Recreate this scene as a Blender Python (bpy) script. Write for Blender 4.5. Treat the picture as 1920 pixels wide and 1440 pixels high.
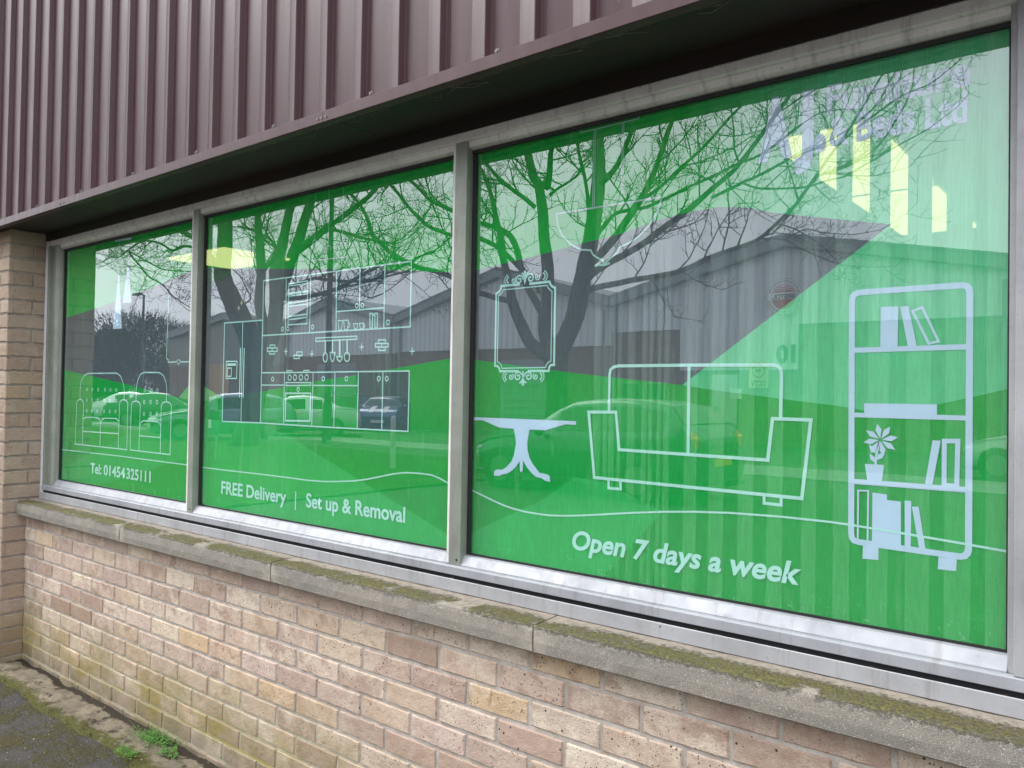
import bpy, bmesh, math, random
from mathutils import Vector, noise
from mathutils.geometry import tessellate_polygon
R_ = random.Random(7)
for o in list(bpy.data.objects): bpy.data.objects.remove(o)
scene = bpy.context.scene
COL = scene.collection

# ------------------------------------------------------------------ camera
CAM = Vector((4.44905, -1.70883, 0.72891))
YAW, PITCH, ROLL, FPX = math.radians(38.86424), math.radians(0.96639), math.radians(0.94959), 1500.29
fw = Vector((-math.sin(YAW)*math.cos(PITCH), math.cos(YAW)*math.cos(PITCH), math.sin(PITCH)))
rt = fw.cross(Vector((0, 0, 1))).normalized(); up = rt.cross(fw)
rt, up = math.cos(ROLL)*rt + math.sin(ROLL)*up, -math.sin(ROLL)*rt + math.cos(ROLL)*up
cd = bpy.data.cameras.new('camera'); cam = bpy.data.objects.new('camera', cd); COL.objects.link(cam)
from mathutils import Matrix
M = Matrix.Identity(4)
for i in range(3):
    M[i][0], M[i][1], M[i][2], M[i][3] = rt[i], up[i], -fw[i], CAM[i]
cam.matrix_world = M
cd.sensor_width = 36; cd.lens = FPX/1920*36; cd.clip_start = 0.05; cd.clip_end = 3000
scene.camera = cam

# ------------------------------------------------------------------ sky, sun, exposure
SUN_EL, SUN_ROT = math.radians(42), math.radians(246)
w = bpy.data.worlds.new('World'); scene.world = w; w.use_nodes = True
nt = w.node_tree; nt.nodes.clear()
wo = nt.nodes.new('ShaderNodeOutputWorld'); bg = nt.nodes.new('ShaderNodeBackground')
sk = nt.nodes.new('ShaderNodeTexSky'); sk.sky_type = 'NISHITA'; sk.sun_disc = False
sk.sun_elevation = SUN_EL; sk.sun_rotation = SUN_ROT; sk.dust_density = 4.0; sk.air_density = 1.0; sk.ozone_density = 1.0
hs = nt.nodes.new('ShaderNodeHueSaturation'); hs.inputs['Saturation'].default_value = 0.10; hs.inputs['Value'].default_value = 1.0
# cloud deck: broad soft variation over an even overcast
tcw = nt.nodes.new('ShaderNodeTexCoord'); nsw = nt.nodes.new('ShaderNodeTexNoise'); nsw.inputs['Scale'].default_value = 2.2; nsw.inputs['Detail'].default_value = 5
mrw = nt.nodes.new('ShaderNodeMapRange'); mrw.inputs[1].default_value = 0.3; mrw.inputs[2].default_value = 0.7; mrw.inputs[3].default_value = 0.86; mrw.inputs[4].default_value = 1.1
mxo = nt.nodes.new('ShaderNodeMix'); mxo.data_type = 'RGBA'; mxo.inputs[0].default_value = 0.85; mxo.inputs[7].default_value = (8.6, 9.0, 9.6, 1)
mul = nt.nodes.new('ShaderNodeMix'); mul.data_type = 'RGBA'; mul.blend_type = 'MULTIPLY'; mul.inputs[0].default_value = 1
L = nt.links
L.new(sk.outputs[0], hs.inputs['Color']); L.new(hs.outputs[0], mxo.inputs[6])
L.new(tcw.outputs['Generated'], nsw.inputs['Vector']); L.new(nsw.outputs['Fac'], mrw.inputs[0])
L.new(mxo.outputs[2], mul.inputs[6]); L.new(mrw.outputs[0], mul.inputs[7]); 
dt = nt.nodes.new('ShaderNodeVectorMath'); dt.operation = 'DOT_PRODUCT'; dt.inputs[1].default_value = (math.sin(SUN_ROT), math.cos(SUN_ROT), .25)
mra = nt.nodes.new('ShaderNodeMapRange'); mra.inputs[1].default_value = -1; mra.inputs[2].default_value = 1; mra.inputs[3].default_value = .92; mra.inputs[4].default_value = 1.04
mu2 = nt.nodes.new('ShaderNodeMix'); mu2.data_type = 'RGBA'; mu2.blend_type = 'MULTIPLY'; mu2.inputs[0].default_value = 1
L.new(tcw.outputs['Generated'], dt.inputs[0]); L.new(dt.outputs['Value'], mra.inputs[0]); L.new(mul.outputs[2], mu2.inputs[6]); L.new(mra.outputs[0], mu2.inputs[7])
# overcast: brighter overhead than at the horizon
sxyz = nt.nodes.new('ShaderNodeSeparateXYZ'); mrz = nt.nodes.new('ShaderNodeMapRange'); mrz.inputs[1].default_value = 0; mrz.inputs[2].default_value = .9; mrz.inputs[3].default_value = .74; mrz.inputs[4].default_value = 1.45
mu3 = nt.nodes.new('ShaderNodeMix'); mu3.data_type = 'RGBA'; mu3.blend_type = 'MULTIPLY'; mu3.inputs[0].default_value = 1
L.new(tcw.outputs['Generated'], sxyz.inputs[0]); L.new(sxyz.outputs[2], mrz.inputs[0]); L.new(mu2.outputs[2], mu3.inputs[6]); L.new(mrz.outputs[0], mu3.inputs[7]); L.new(mu3.outputs[2], bg.inputs['Color'])
bg.inputs['Strength'].default_value = 0.15; L.new(bg.outputs[0], wo.inputs['Surface'])
sd = bpy.data.lights.new('sun', 'SUN'); sd.energy = 1.3; sd.angle = math.radians(30); sd.color = (1, 0.97, 0.93)
so = bpy.data.objects.new('sun', sd); COL.objects.link(so)
az = SUN_ROT
sdir = Vector((math.sin(az)*math.cos(SUN_EL), math.cos(az)*math.cos(SUN_EL), math.sin(SUN_EL)))
so.rotation_euler = sdir.to_track_quat('Z', 'Y').to_euler(); so.location = (0, -5, 12)
scene.view_settings.view_transform = 'Standard'; scene.view_settings.look = 'None'
scene.view_settings.exposure = 0.87; scene.view_settings.gamma = 1
scene.render.engine = 'CYCLES'

# ------------------------------------------------------------------ pixel -> place helpers (1920x1440 frame)
def ray(px, py): return (fw + rt*((px-960)/FPX) - up*((py-720)/FPX)).normalized()
def hit(px, py, axis, v):
    d = ray(px, py); return CAM + d*((v-CAM[axis])/d[axis])
GY = 0.110            # outer face of the glass
GZ = -0.72            # ground level
def mirror(p): return Vector((p.x, 2*GY-p.y, p.z))
def out_at(px, py, Y):      # the place outside whose image in the glass is seen at (px,py), Y metres beyond the glass plane
    return mirror(hit(px, py, 1, Y))
def out_ground(px, py, z=GZ): return mirror(hit(px, py, 2, z))

# ------------------------------------------------------------------ object helpers
def tag(o, label=None, cat=None, group=None, kind=None):
    if label: o['label'] = label
    if cat: o['category'] = cat
    if group: o['group'] = group
    if kind: o['kind'] = kind
    return o
def empty(name, loc=(0, 0, 0), rz=0, parent=None):
    o = bpy.data.objects.new(name, None); COL.objects.link(o); o.location = loc; o.rotation_euler = (0, 0, rz)
    o.empty_display_size = 0.1
    if parent: o.parent = parent
    return o
class MB:
    def __init__(s): s.v = []; s.f = []
    def add(s, vs, fs):
        n = len(s.v); s.v += [tuple(v) for v in vs]; s.f += [tuple(i+n for i in f) for f in fs]
    def box(s, x0, x1, y0, y1, z0, z1):
        s.add([(x0,y0,z0),(x1,y0,z0),(x1,y1,z0),(x0,y1,z0),(x0,y0,z1),(x1,y0,z1),(x1,y1,z1),(x0,y1,z1)],
              [(0,3,2,1),(4,5,6,7),(0,1,5,4),(1,2,6,5),(2,3,7,6),(3,0,4,7)])
    def prism_x(s, prof, x0, x1):      # closed profile of (y,z) swept along x
        n = len(prof)
        s.add([(x0, y, z) for y, z in prof]+[(x1, y, z) for y, z in prof],
              [(i, (i+1) % n, n+(i+1) % n, n+i) for i in range(n)]+[tuple(range(n-1, -1, -1)), tuple(range(n, 2*n))])
    def prism_z(s, prof, z0, z1):
        n = len(prof)
        s.add([(x, y, z0) for x, y in prof]+[(x, y, z1) for x, y in prof],
              [(i, (i+1) % n, n+(i+1) % n, n+i) for i in range(n)]+[tuple(range(n-1, -1, -1)), tuple(range(n, 2*n))])
    def tube(s, pts, rad, n=6, cap=True):
        pts = [Vector(p) for p in pts]; vs = []; fs = []
        u = None
        for i, p in enumerate(pts):
            d = (pts[min(i+1, len(pts)-1)]-pts[max(i-1, 0)])
            d = d.normalized() if d.length > 1e-9 else Vector((0, 0, 1))
            if u is None: u = d.orthogonal().normalized()
            else:
                u = (u-d*u.dot(d)); u = u.normalized() if u.length > 1e-6 else d.orthogonal().normalized()
            v = d.cross(u)
            r = rad[i] if hasattr(rad, '__len__') else rad
            for k in range(n):
                a = 2*math.pi*k/n; vs.append(p+u*(r*math.cos(a))+v*(r*math.sin(a)))
        for i in range(len(pts)-1):
            for k in range(n):
                a, b = i*n+k, i*n+(k+1) % n; fs.append((a, b, b+n, a+n))
        if cap: fs.append(tuple(range(n-1, -1, -1))); fs.append(tuple(range((len(pts)-1)*n, len(pts)*n)))
        s.add(vs, fs)
    def build(s, name, mat, parent=None, smooth=False, bevel=0, face=None):
        me = bpy.data.meshes.new(name); me.from_pydata(s.v, [], s.f)
        me.validate(); me.update()
        if mat: me.materials.append(mat)
        if smooth:
            for p in me.polygons: p.use_smooth = True
        bm = bmesh.new(); bm.from_mesh(me); bmesh.ops.recalc_face_normals(bm, faces=bm.faces)
        if face is not None:
            bm.normal_update()
            for f_ in bm.faces:
                if f_.normal.dot(Vector(face)) < 0: f_.normal_flip()
        bm.to_mesh(me); bm.free()
        o = bpy.data.objects.new(name, me); COL.objects.link(o)
        if parent: o.parent = parent
        if bevel:
            m = o.modifiers.new('bevel', 'BEVEL'); m.width = bevel; m.segments = 2; m.limit_method = 'ANGLE'
        return o

# ------------------------------------------------------------------ material helpers
def mat(name, col=(.5, .5, .5), rough=.6, metal=0, spec=.5):
    m = bpy.data.materials.new(name); m.use_nodes = True
    b = m.node_tree.nodes['Principled BSDF']
    b.inputs['Base Color'].default_value = (*col, 1); b.inputs['Roughness'].default_value = rough
    b.inputs['Metallic'].default_value = metal; b.inputs['Specular IOR Level'].default_value = spec
    return m
class NB:
    def __init__(s, m): s.m = m; s.t = m.node_tree; s.b = s.t.nodes.get('Principled BSDF'); s.tc = None
    def n(s, t, **k):
        x = s.t.nodes.new(t)
        for a, b in k.items(): setattr(x, a, b)
        return x
    def l(s, a, b): s.t.links.new(a, b)
    def obj(s, scale=(1, 1, 1)):
        if not s.tc: s.tc = s.n('ShaderNodeTexCoord')
        if scale == (1, 1, 1): return s.tc.outputs['Object']
        mp = s.n('ShaderNodeMapping'); mp.inputs['Scale'].default_value = scale; s.l(s.tc.outputs['Object'], mp.inputs[0]); return mp.outputs[0]
    def noise(s, scale, detail=4, rough=.55, vec=None, out='Fac'):
        x = s.n('ShaderNodeTexNoise'); x.inputs['Scale'].default_value = scale; x.inputs['Detail'].default_value = detail; x.inputs['Roughness'].default_value = rough
        s.l(vec if vec is not None else s.obj(), x.inputs['Vector']); return x.outputs[out]
    def vor(s, scale, vec=None, out='Distance'):
        x = s.n('ShaderNodeTexVoronoi'); x.inputs['Scale'].default_value = scale
        s.l(vec if vec is not None else s.obj(), x.inputs['Vector']); return x.outputs[out]
    def rng(s, v, a, b, c=0, d=1):
        x = s.n('ShaderNodeMapRange'); s.l(v, x.inputs[0])
        for i, q in enumerate((a, b, c, d)): x.inputs[i+1].default_value = q
        return x.outputs[0]
    def math(s, op, a, b=0.0):
        x = s.n('ShaderNodeMath', operation=op)
        for i, q in enumerate((a, b)):
            if isinstance(q, (int, float)): x.inputs[i].default_value = q
            else: s.l(q, x.inputs[i])
        return x.outputs[0]
    def mix(s, f, a, b, mode='MIX'):
        x = s.n('ShaderNodeMix', data_type='RGBA', blend_type=mode)
        if isinstance(f, (int, float)): x.inputs[0].default_value = f
        else: s.l(f, x.inputs[0])
        for i, q in ((6, a), (7, b)):
            if isinstance(q, tuple): x.inputs[i].default_value = (*q, 1)
            else: s.l(q, x.inputs[i])
        return x.outputs[2]
    def ramp(s, v, stops):
        x = s.n('ShaderNodeValToRGB'); e = x.color_ramp.elements
        while len(e) < len(stops): e.new(0.5)
        for i, (p, c) in enumerate(stops): e[i].position = p; e[i].color = (*c, 1)
        s.l(v, x.inputs[0]); return x.outputs[0]
    def sep(s):
        x = s.n('ShaderNodeSeparateXYZ'); s.l(s.obj(), x.inputs[0]); return x.outputs
    def bump(s, h, strength=.3, dist=.002):
        x = s.n('ShaderNodeBump'); x.inputs['Strength'].default_value = strength; x.inputs['Distance'].default_value = dist
        s.l(h, x.inputs['Height']); s.l(x.outputs[0], s.b.inputs['Normal'])
    def base(s, c): s.l(c, s.b.inputs['Base Color'])
    def rough(s, r): s.l(r, s.b.inputs['Roughness'])

def m_brick(name, low_stain=True):
    m = mat(name, rough=.9, spec=.2); q = NB(m)
    g = q.n('ShaderNodeNewGeometry'); isl = g.outputs['Random Per Island']
    c = q.ramp(isl, [(0, (.33, .225, .17)), (.07, (.60, .47, .38)), (.17, (.47, .33, .27)), (.28, (.68, .56, .41)), (.38, (.44, .31, .26)), (.47, (.72, .62, .50)), (.57, (.55, .40, .34)), (.66, (.62, .45, .28)), (.76, (.60, .46, .40)), (.86, (.40, .29, .235)), (.94, (.64, .51, .42)), (1, (.50, .36, .24))])
    r2 = q.math('FRACT', q.math('MULTIPLY', isl, 13.7)); r3 = q.math('FRACT', q.math('MULTIPLY', isl, 29.3))
    # fired patches: cream, pink and brown clouds inside each brick
    c = q.mix(q.math('MULTIPLY', q.rng(q.noise(9, 5, .6), .46, .60, 0, .85), r2), c, (.74, .63, .50))
    c = q.mix(q.math('MULTIPLY', q.rng(q.noise(12, 5, .6, q.obj((1.2, 1.2, 1.7))), .50, .62, 0, .8), r3), c, (.36, .235, .165))
    c = q.mix(q.rng(q.noise(21, 5, .7), .53, .66, 0, .4), c, (.42, .29, .22))
    c = q.mix(q.rng(q.noise(300, 4, .75), .50, .64, 0, .55), c, (.28, .20, .15))
    c = q.mix(q.rng(q.noise(110, 4, .75), .56, .68, 0, .5), c, (.30, .21, .155))
    # iron spots of two sizes, many on some bricks and none on others
    sp1 = q.math('MULTIPLY', q.rng(q.vor(105), .17, .25, 1, 0), q.rng(q.noise(26, 2), .47, .54, 0, 1))
    sp1 = q.math('MULTIPLY', sp1, q.rng(q.math('FRACT', q.math('MULTIPLY', isl, 7.3)), .25, .5, .2, 1))
    c = q.mix(sp1, c, (.075, .052, .042))
    sp2 = q.math('MULTIPLY', q.rng(q.math('ADD', q.vor(38), q.math('MULTIPLY', q.noise(150, 2), .06)), .125, .165, 1, 0), q.rng(q.noise(7, 2), .50, .55, 0, .97))
    c = q.mix(sp2, c, (.030, .024, .022))
    rust = q.math('MULTIPLY', q.rng(q.noise(9, 2, .5, q.obj((4, 4, .8))), .68, .76, 0, .7), 1.0)
    c = q.mix(rust, c, (.34, .16, .05))
    z = q.sep()[2]
    if low_stain:
        k = q.math('MULTIPLY', q.rng(z, -.28, -.52, 0, 1), q.rng(q.noise(5, 5, .6), .3, .62, .15, 1))
        c = q.mix(q.math('MULTIPLY', k, .8), c, (.235, .20, .085))
        k2 = q.math('MULTIPLY', q.rng(z, -.40, -.6, 0, 1), q.rng(q.noise(3.1, 4, .6), .52, .62, 0, .7))
        c = q.mix(k2, c, (.26, .20, .03))
        k3 = q.math('MULTIPLY', q.rng(z, -.55, -.70, 0, 1), q.rng(q.noise(9, 4, .6), .3, .6, .2, .85))
        c = q.mix(k3, c, (.12, .10, .075))
    q.base(c)
    q.bump(q.math('ADD', q.noise(260, 5, .7), q.math('MULTIPLY', q.noise(40, 3), 1.3)), .9, .004)
    return m
def m_mortar(name, dark=False):
    m = mat(name, rough=.95, spec=.15); q = NB(m); z = q.sep()[2]
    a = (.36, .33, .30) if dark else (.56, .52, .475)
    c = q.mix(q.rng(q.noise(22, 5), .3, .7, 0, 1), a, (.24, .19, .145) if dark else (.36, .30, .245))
    c = q.mix(q.rng(q.noise(300, 2), .5, .8, 0, .5), c, (.18, .15, .12))
    if not dark:
        k = q.math('MULTIPLY', q.rng(z, -.34, -.5, 0, 1), q.rng(q.noise(3, 5), .3, .6, .1, 1))
        c = q.mix(q.math('MULTIPLY', k, .7), c, (.36, .33, .15))
        line = q.math('MULTIPLY', q.rng(q.math('ABSOLUTE', q.math('ADD', z, .6)), .014, .006, 0, 1), q.rng(q.noise(2.2, 3), .46, .62, 0, .75))
        c = q.mix(line, c, (.40, .37, .09))
    q.base(c); q.bump(q.noise(240, 5, .7), .6, .003)
    return m
M_brick = m_brick('buff_brick'); M_mortar = m_mortar('grey_mortar')
def m_pier():
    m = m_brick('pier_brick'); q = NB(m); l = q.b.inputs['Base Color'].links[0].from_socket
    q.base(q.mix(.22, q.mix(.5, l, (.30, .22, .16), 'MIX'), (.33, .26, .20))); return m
M_pier = m_pier(); M_mortar2 = m_mortar('dark_mortar', True)

def m_stone():
    m = mat('cast_stone', rough=.92, spec=.2); q = NB(m); s = q.sep(); y, z = s[1], s[2]
    c = q.mix(q.rng(q.noise(3.2, 5, .6, q.obj((1, 3, 5))), .35, .65), (.25, .232, .20), (.35, .305, .255))
    c = q.mix(q.rng(q.noise(500, 2, .6), .45, .62, 0, .8), c, (.16, .15, .135))
    c = q.mix(q.math('MULTIPLY', q.rng(q.noise(330, 2), .60, .70), .8), c, (.62, .57, .50))
    c = q.mix(q.rng(q.vor(60), .04, .07, .9, 0), c, (.75, .72, .68))
    # stains running down the face
    c = q.mix(q.rng(q.noise(2.5, 4, .6, q.obj((4, 1, .4))), .52, .7, 0, .5), c, (.20, .185, .165))
    for jx_ in (.93, 2.047, 3.196):
        sm = q.math('MULTIPLY', q.rng(q.math('ABSOLUTE', q.math('SUBTRACT', s[0], jx_)), .055, .012), q.rng(q.noise(30, 4, .7), .40, .52, 0, .75))
        c = q.mix(sm, c, (.42, .375, .31))
    top = q.rng(z, .1365, .1405)
    c = q.mix(top, c, q.mix(q.rng(q.noise(55, 4), .4, .7), (.33, .285, .235), (.235, .20, .16)))
    band = q.math('MULTIPLY', q.rng(y, .052, .000), q.rng(z, .118, .140))
    band = q.math('MULTIPLY', band, q.rng(q.noise(6, 3), .30, .44))
    moss = q.rng(q.math('ADD', q.math('MULTIPLY', q.noise(95, 7, .85), 1.15), q.math('ADD', q.math('MULTIPLY', band, .38), q.math('MULTIPLY', q.noise(11, 4, .6), .35))), .96, 1.12)
    mossc = q.mix(q.rng(q.noise(140, 4, .7), .38, .66), (.060, .058, .030), (.20, .175, .060))
    c = q.mix(q.math('MULTIPLY', moss, q.rng(z, .125, .140)), c, mossc)
    q.base(c); q.bump(q.math('ADD', q.noise(350, 5, .75), q.math('MULTIPLY', moss, 1.5)), .8, .003)
    return m
M_stone = m_stone()

def m_clad():
    m = mat('plum_cladding', rough=.33, spec=.27); q = NB(m)
    v = q.obj((6, 6, .5))
    c = q.mix(q.rng(q.noise(3, 4, .6, v), .3, .75), (.062, .028, .032), (.082, .043, .048))
    scr = q.math('MULTIPLY', q.rng(q.noise(30, 6, .7, q.obj((3, 3, .9))), .66, .72), q.rng(q.noise(2.3, 2), .55, .62, 0, .55))
    c = q.mix(scr, c, (.42, .37, .36))
    q.base(c); q.rough(q.rng(q.noise(9, 4, .6, v), .3, .7, .27, .42)); q.bump(q.noise(5, 2, .5, q.obj((3, 3, .6))), .10, .004)
    return m
M_clad = m_clad()
def m_soffit():
    m = mat('dirty_soffit', rough=.5, spec=.4); q = NB(m); s = q.sep()
    c = q.mix(q.rng(q.noise(2.2, 4, .6, q.obj((.6, 4, 4))), .4, .62), (.030, .019, .017), (.014, .017, .010))
    edge = q.rng(s[1], -.11, -.19)
    li = q.math('MULTIPLY', q.rng(q.math('ADD', q.noise(26, 6, .75, q.obj((.5, 2, 2))), q.math('MULTIPLY', edge, .16)), .62, .69), q.rng(s[1], -.07, -.17))
    c = q.mix(q.math('MULTIPLY', li, .75), c, (.24, .24, .17))
    q.base(c); q.bump(li, .5, .003); return m
M_soffit = m_soffit()
def m_alu(name, a, b, rough=.38, metal=.75):
    m = mat(name, a, rough, metal, .5); q = NB(m)
    c = q.mix(q.rng(q.noise(7, 5, .6, q.obj((1, 1, 1))), .3, .7), a, b)
    c = q.mix(q.rng(q.noise(60, 5, .7), .62, .74, 0, .6), c, (.16, .135, .115))
    c = q.mix(q.rng(q.noise(9, 3, .6, q.obj((6, 1, .7))), .55, .72, 0, .4), c, (.22, .20, .18))
    c = q.mix(q.rng(q.noise(260, 3, .7), .66, .72, 0, .7), c, (.10, .085, .075))
    q.base(c); q.rough(q.rng(q.noise(30, 3), .3, .7, rough-.06, rough+.14)); q.bump(q.noise(120, 3, .6), .08, .002); return m
M_alu = m_alu('anodised_aluminium', (.40, .405, .43), (.30, .305, .33), .55, .3)
M_aluv = m_alu('dark_reflection_aluminium', (.34, .36, .31), (.26, .28, .235), .42, .4)  # uprights: darker copy, their dark reflection is put into the colour
M_aluh = m_alu('lit_aluminium', (.84, .82, .79), (.66, .64, .62), .5, .1)  # head and mullion fins: copy brightened in the colour against soffit shade
M_alul = m_alu('sky_lit_aluminium', (.42, .42, .435), (.32, .32, .33), .55, .25)  # paler copy, the right jamb's sky reflection is put into the colour
M_gasket_shade = mat('black_gasket_and_shade', (.012, .012, .013), .6)
M_seal = mat('white_sealant', (.55, .55, .57), .7)
M_screw = mat('steel_screw', (.20, .185, .175), .55, .4)

# film: printed vinyl behind the glass, slightly see-through
def m_film(name, a, b=None, x0=0, x1=1, alpha=.30, weave=True):
    m = bpy.data.materials.new(name); m.use_nodes = True; t = m.node_tree; t.nodes.clear(); q = NB(m)
    o = q.n('ShaderNodeOutputMaterial'); d = q.n('ShaderNodeBsdfDiffuse'); tl = q.n('ShaderNodeBsdfTranslucent'); tr = q.n('ShaderNodeBsdfTransparent')
    s = q.sep()
    if b: c = q.mix(q.rng(s[0], x0, x1), a, b)
    else: c = q.mix(0.0, a, a)
    dk = tuple(k*.80 for k in a)
    c = q.mix(q.rng(q.noise(2.2, 3, .6, q.obj((3, 1, 1))), .3, .7, 0, .35), c, dk if not b else c)
    if weave:
        c = q.mix(q.rng(q.noise(300, 1, .5, q.obj((1, 1, .06))), .35, .65, 0, .14), c, (.0, .05, .02))
        c = q.mix(q.rng(q.noise(700, 2, .6), .4, .7, 0, .12), c, (.3, .4, .3))
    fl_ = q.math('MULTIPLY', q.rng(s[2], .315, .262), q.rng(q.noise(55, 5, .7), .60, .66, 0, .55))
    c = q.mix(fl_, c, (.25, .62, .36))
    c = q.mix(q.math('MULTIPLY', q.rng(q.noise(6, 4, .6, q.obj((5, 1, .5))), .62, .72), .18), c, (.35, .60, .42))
    q.l(c, d.inputs[0]); q.l(c, tl.inputs[0])
    m1 = q.n('ShaderNodeMixShader'); m1.inputs[0].default_value = .30; q.l(d.outputs[0], m1.inputs[1]); q.l(tl.outputs[0], m1.inputs[2])
    m2 = q.n('ShaderNodeMixShader'); m2.inputs[0].default_value = alpha; q.l(m1.outputs[0], m2.inputs[1]); q.l(tr.outputs[0], m2.inputs[2])
    q.l(m2.outputs[0], o.inputs[0]); return m
VIVID = (.006, .55, .080); LOWER = (.012, .49, .090); PALE = (.13, .70, .34); GREY = (.135, .165, .195); LIGHT = (.040, .53, .145)
MF_up = m_film('film_green_upper', VIVID, PALE, 3.52, 3.86, .30)
MF_low = m_film('film_green_lower', LOWER)
MF_low2 = m_film('film_green_lower_light', LIGHT)
MF_grey = m_film('film_slate_grey', GREY)
MF_pale = m_film('film_pale_green', PALE)
MF_tri = m_film('film_mint', (.15, .58, .20))
MF_gg = m_film('film_sage', (.06, .17, .085))
MF_teal = m_film('film_teal_grey', (.075, .13, .16))
MF_slate = m_film('film_blue_slate', (.085, .115, .165))
M_print = mat('white_print', (.28, .49, .44), .6, 0, .2)
M_printd = mat('lavender_print', (.31, .41, .50), .6, 0, .2)
M_prints = mat('faded_print', (.24, .40, .36), .6, 0, .2)

def m_glass():
    m = bpy.data.materials.new('window_glass'); m.use_nodes = True; t = m.node_tree; t.nodes.clear(); q = NB(m)
    o = q.n('ShaderNodeOutputMaterial'); g = q.n('ShaderNodeBsdfGlossy'); g.inputs['Roughness'].default_value = 0.0; g.inputs[0].default_value = (.93, .97, 1, 1)
    tr = q.n('ShaderNodeBsdfTransparent'); tr.inputs[0].default_value = (.97, .99, .98, 1)
    fr = q.n('ShaderNodeFresnel'); fr.inputs['IOR'].default_value = 1.52
    # very slight waviness of float glass
    bp = q.n('ShaderNodeBump'); bp.inputs['Strength'].default_value = .05; bp.inputs['Distance'].default_value = .01
    q.l(q.noise(1.3, 1), bp.inputs['Height']); q.l(bp.outputs[0], g.inputs['Normal'])
    f = q.math('MINIMUM', q.math('MULTIPLY', q.math('POWER', fr.outputs[0], .5), GLASS_K), 1.0)
    geo = q.n('ShaderNodeNewGeometry'); s = q.n('ShaderNodeSeparateXYZ'); q.l(geo.outputs['True Normal'], s.inputs[0])
    mx = q.n('ShaderNodeAddShader'); q.l(q.mix(f, (0, 0, 0), (.93, .97, 1)), g.inputs[0]); q.l(tr.outputs[0], mx.inputs[0]); q.l(g.outputs[0], mx.inputs[1])
    q.l(mx.outputs[0], o.inputs[0]); return m
GLASS_K = .77
M_glass = m_glass()

# ------------------------------------------------------------------ GROUND (setting)
def m_ground():
    m = mat('mossy_asphalt', rough=.92, spec=.25); q = NB(m); s = q.sep(); x, y = s[0], s[1]
    c = q.mix(q.rng(q.noise(260, 3, .7), .4, .65), (.034, .032, .032), (.105, .098, .09))
    c = q.mix(q.rng(q.noise(1.2, 4), .4, .65, 0, .6), c, (.085, .075, .062))
    near = q.rng(y, -2.2, -.9)
    mo = q.math('MULTIPLY', q.rng(q.math('ADD', q.noise(5.5, 6, .7), q.math('MULTIPLY', q.noise(40, 4, .7), .35)), .61, .74), near)
    c = q.mix(mo, c, q.mix(q.rng(q.noise(90, 4, .7), .35, .65), (.050, .036, .016), (.070, .066, .020)))
    c = q.mix(q.math('MULTIPLY', q.rng(q.vor(46), .05, .09, 1, 0), near), c, (.5, .47, .42))
    q.base(c); q.bump(q.math('ADD', q.noise(200, 5, .8), q.math('MULTIPLY', mo, 1.6)), .9, .006); return m
M_ground = m_ground()
# one sheet out to the horizon, finely divided and uneven near the wall
def ground():
    mb = MB()
    xs = [-900, -300, -100, -40, -12, -4] + [-2+.05*i for i in range(0, 81)] + [3, 5, 9, 20, 60, 200, 900]
    ys = [-1200, -400, -120, -40, -15, -6, -3] + [-1.6+.05*i for i in range(0, 35)] + [.5, 8, 100, 600]
    for yy in ys:
        for xx in xs:
            z = GZ
            if -2 <= xx <= 2 and -1.6 <= yy <= .1:
                z += .010*noise.noise(Vector((xx*2.5, yy*2.5, 1)))+.004*noise.noise(Vector((xx*11, yy*11, 3)))
            mb.v.append((xx, yy, z))
    n = len(xs)
    for j in range(len(ys)-1):
        for i in range(n-1):
            a = j*n+i; mb.f.append((a, a+1, a+1+n, a+n))
    o = mb.build('ground', M_ground, smooth=True); tag(o, kind='structure'); return o
ground()
# broken concrete strip along the foot of the wall
def strip():
    m = mat('worn_concrete', rough=.95, spec=.15); q = NB(m); y = q.sep()[1]
    c = q.mix(q.rng(q.noise(9, 5, .65), .35, .65), (.27, .225, .16), (.16, .135, .10))
    c = q.mix(q.rng(q.noise(26, 5, .75), .50, .60, 0, .75), c, (.10, .085, .06))
    c = q.mix(q.rng(q.noise(180, 3, .7), .48, .7, 0, .7), c, (.14, .12, .095))
    dirt = q.rng(q.math('ADD', q.noise(14, 6, .7), q.math('MULTIPLY', q.rng(y, -.045, .0), .45)), .56, .66)
    c = q.mix(dirt, c, (.042, .034, .024))
    mo = q.rng(q.math('ADD', q.noise(11, 6, .75), q.math('MULTIPLY', q.rng(y, -.10, -.20), .36)), .60, .72)
    c = q.mix(mo, c, q.mix(q.rng(q.noise(120, 4, .7), .35, .65), (.045, .045, .018), (.11, .105, .030)))
    q.base(c); q.bump(q.math('ADD', q.noise(150, 5, .75), q.math('MULTIPLY', dirt, -1.2)), .9, .006)
    mb = MB(); nx, ny = 150, 16; x0, x1 = -.24, 3.6
    for j in range(ny+1):
        for i in range(nx+1):
            x = x0+(x1-x0)*i/nx; t = j/ny
            ye = -.20+.035*noise.noise(Vector((x*3.1, 0, 0)))+.012*noise.noise(Vector((x*17, 0, 0)))
            y = .004+(ye-.004)*t
            z = GZ+.022+.006*noise.noise(Vector((x*6, y*14, 5)))+.003*noise.noise(Vector((x*31, y*31, 8)))
            if t > .93: z = GZ-.006
            z -= .012*max(0, noise.noise(Vector((x*5, y*9, 9)))-.15)*3
            mb.v.append((x, y, z))
    for j in range(ny):
        for i in range(nx):
            a = j*(nx+1)+i; mb.f.append((a, a+1, a+2+nx, a+1+nx))
    o = mb.build('path', m, smooth=True); tag(o, kind='structure')
strip()

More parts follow.
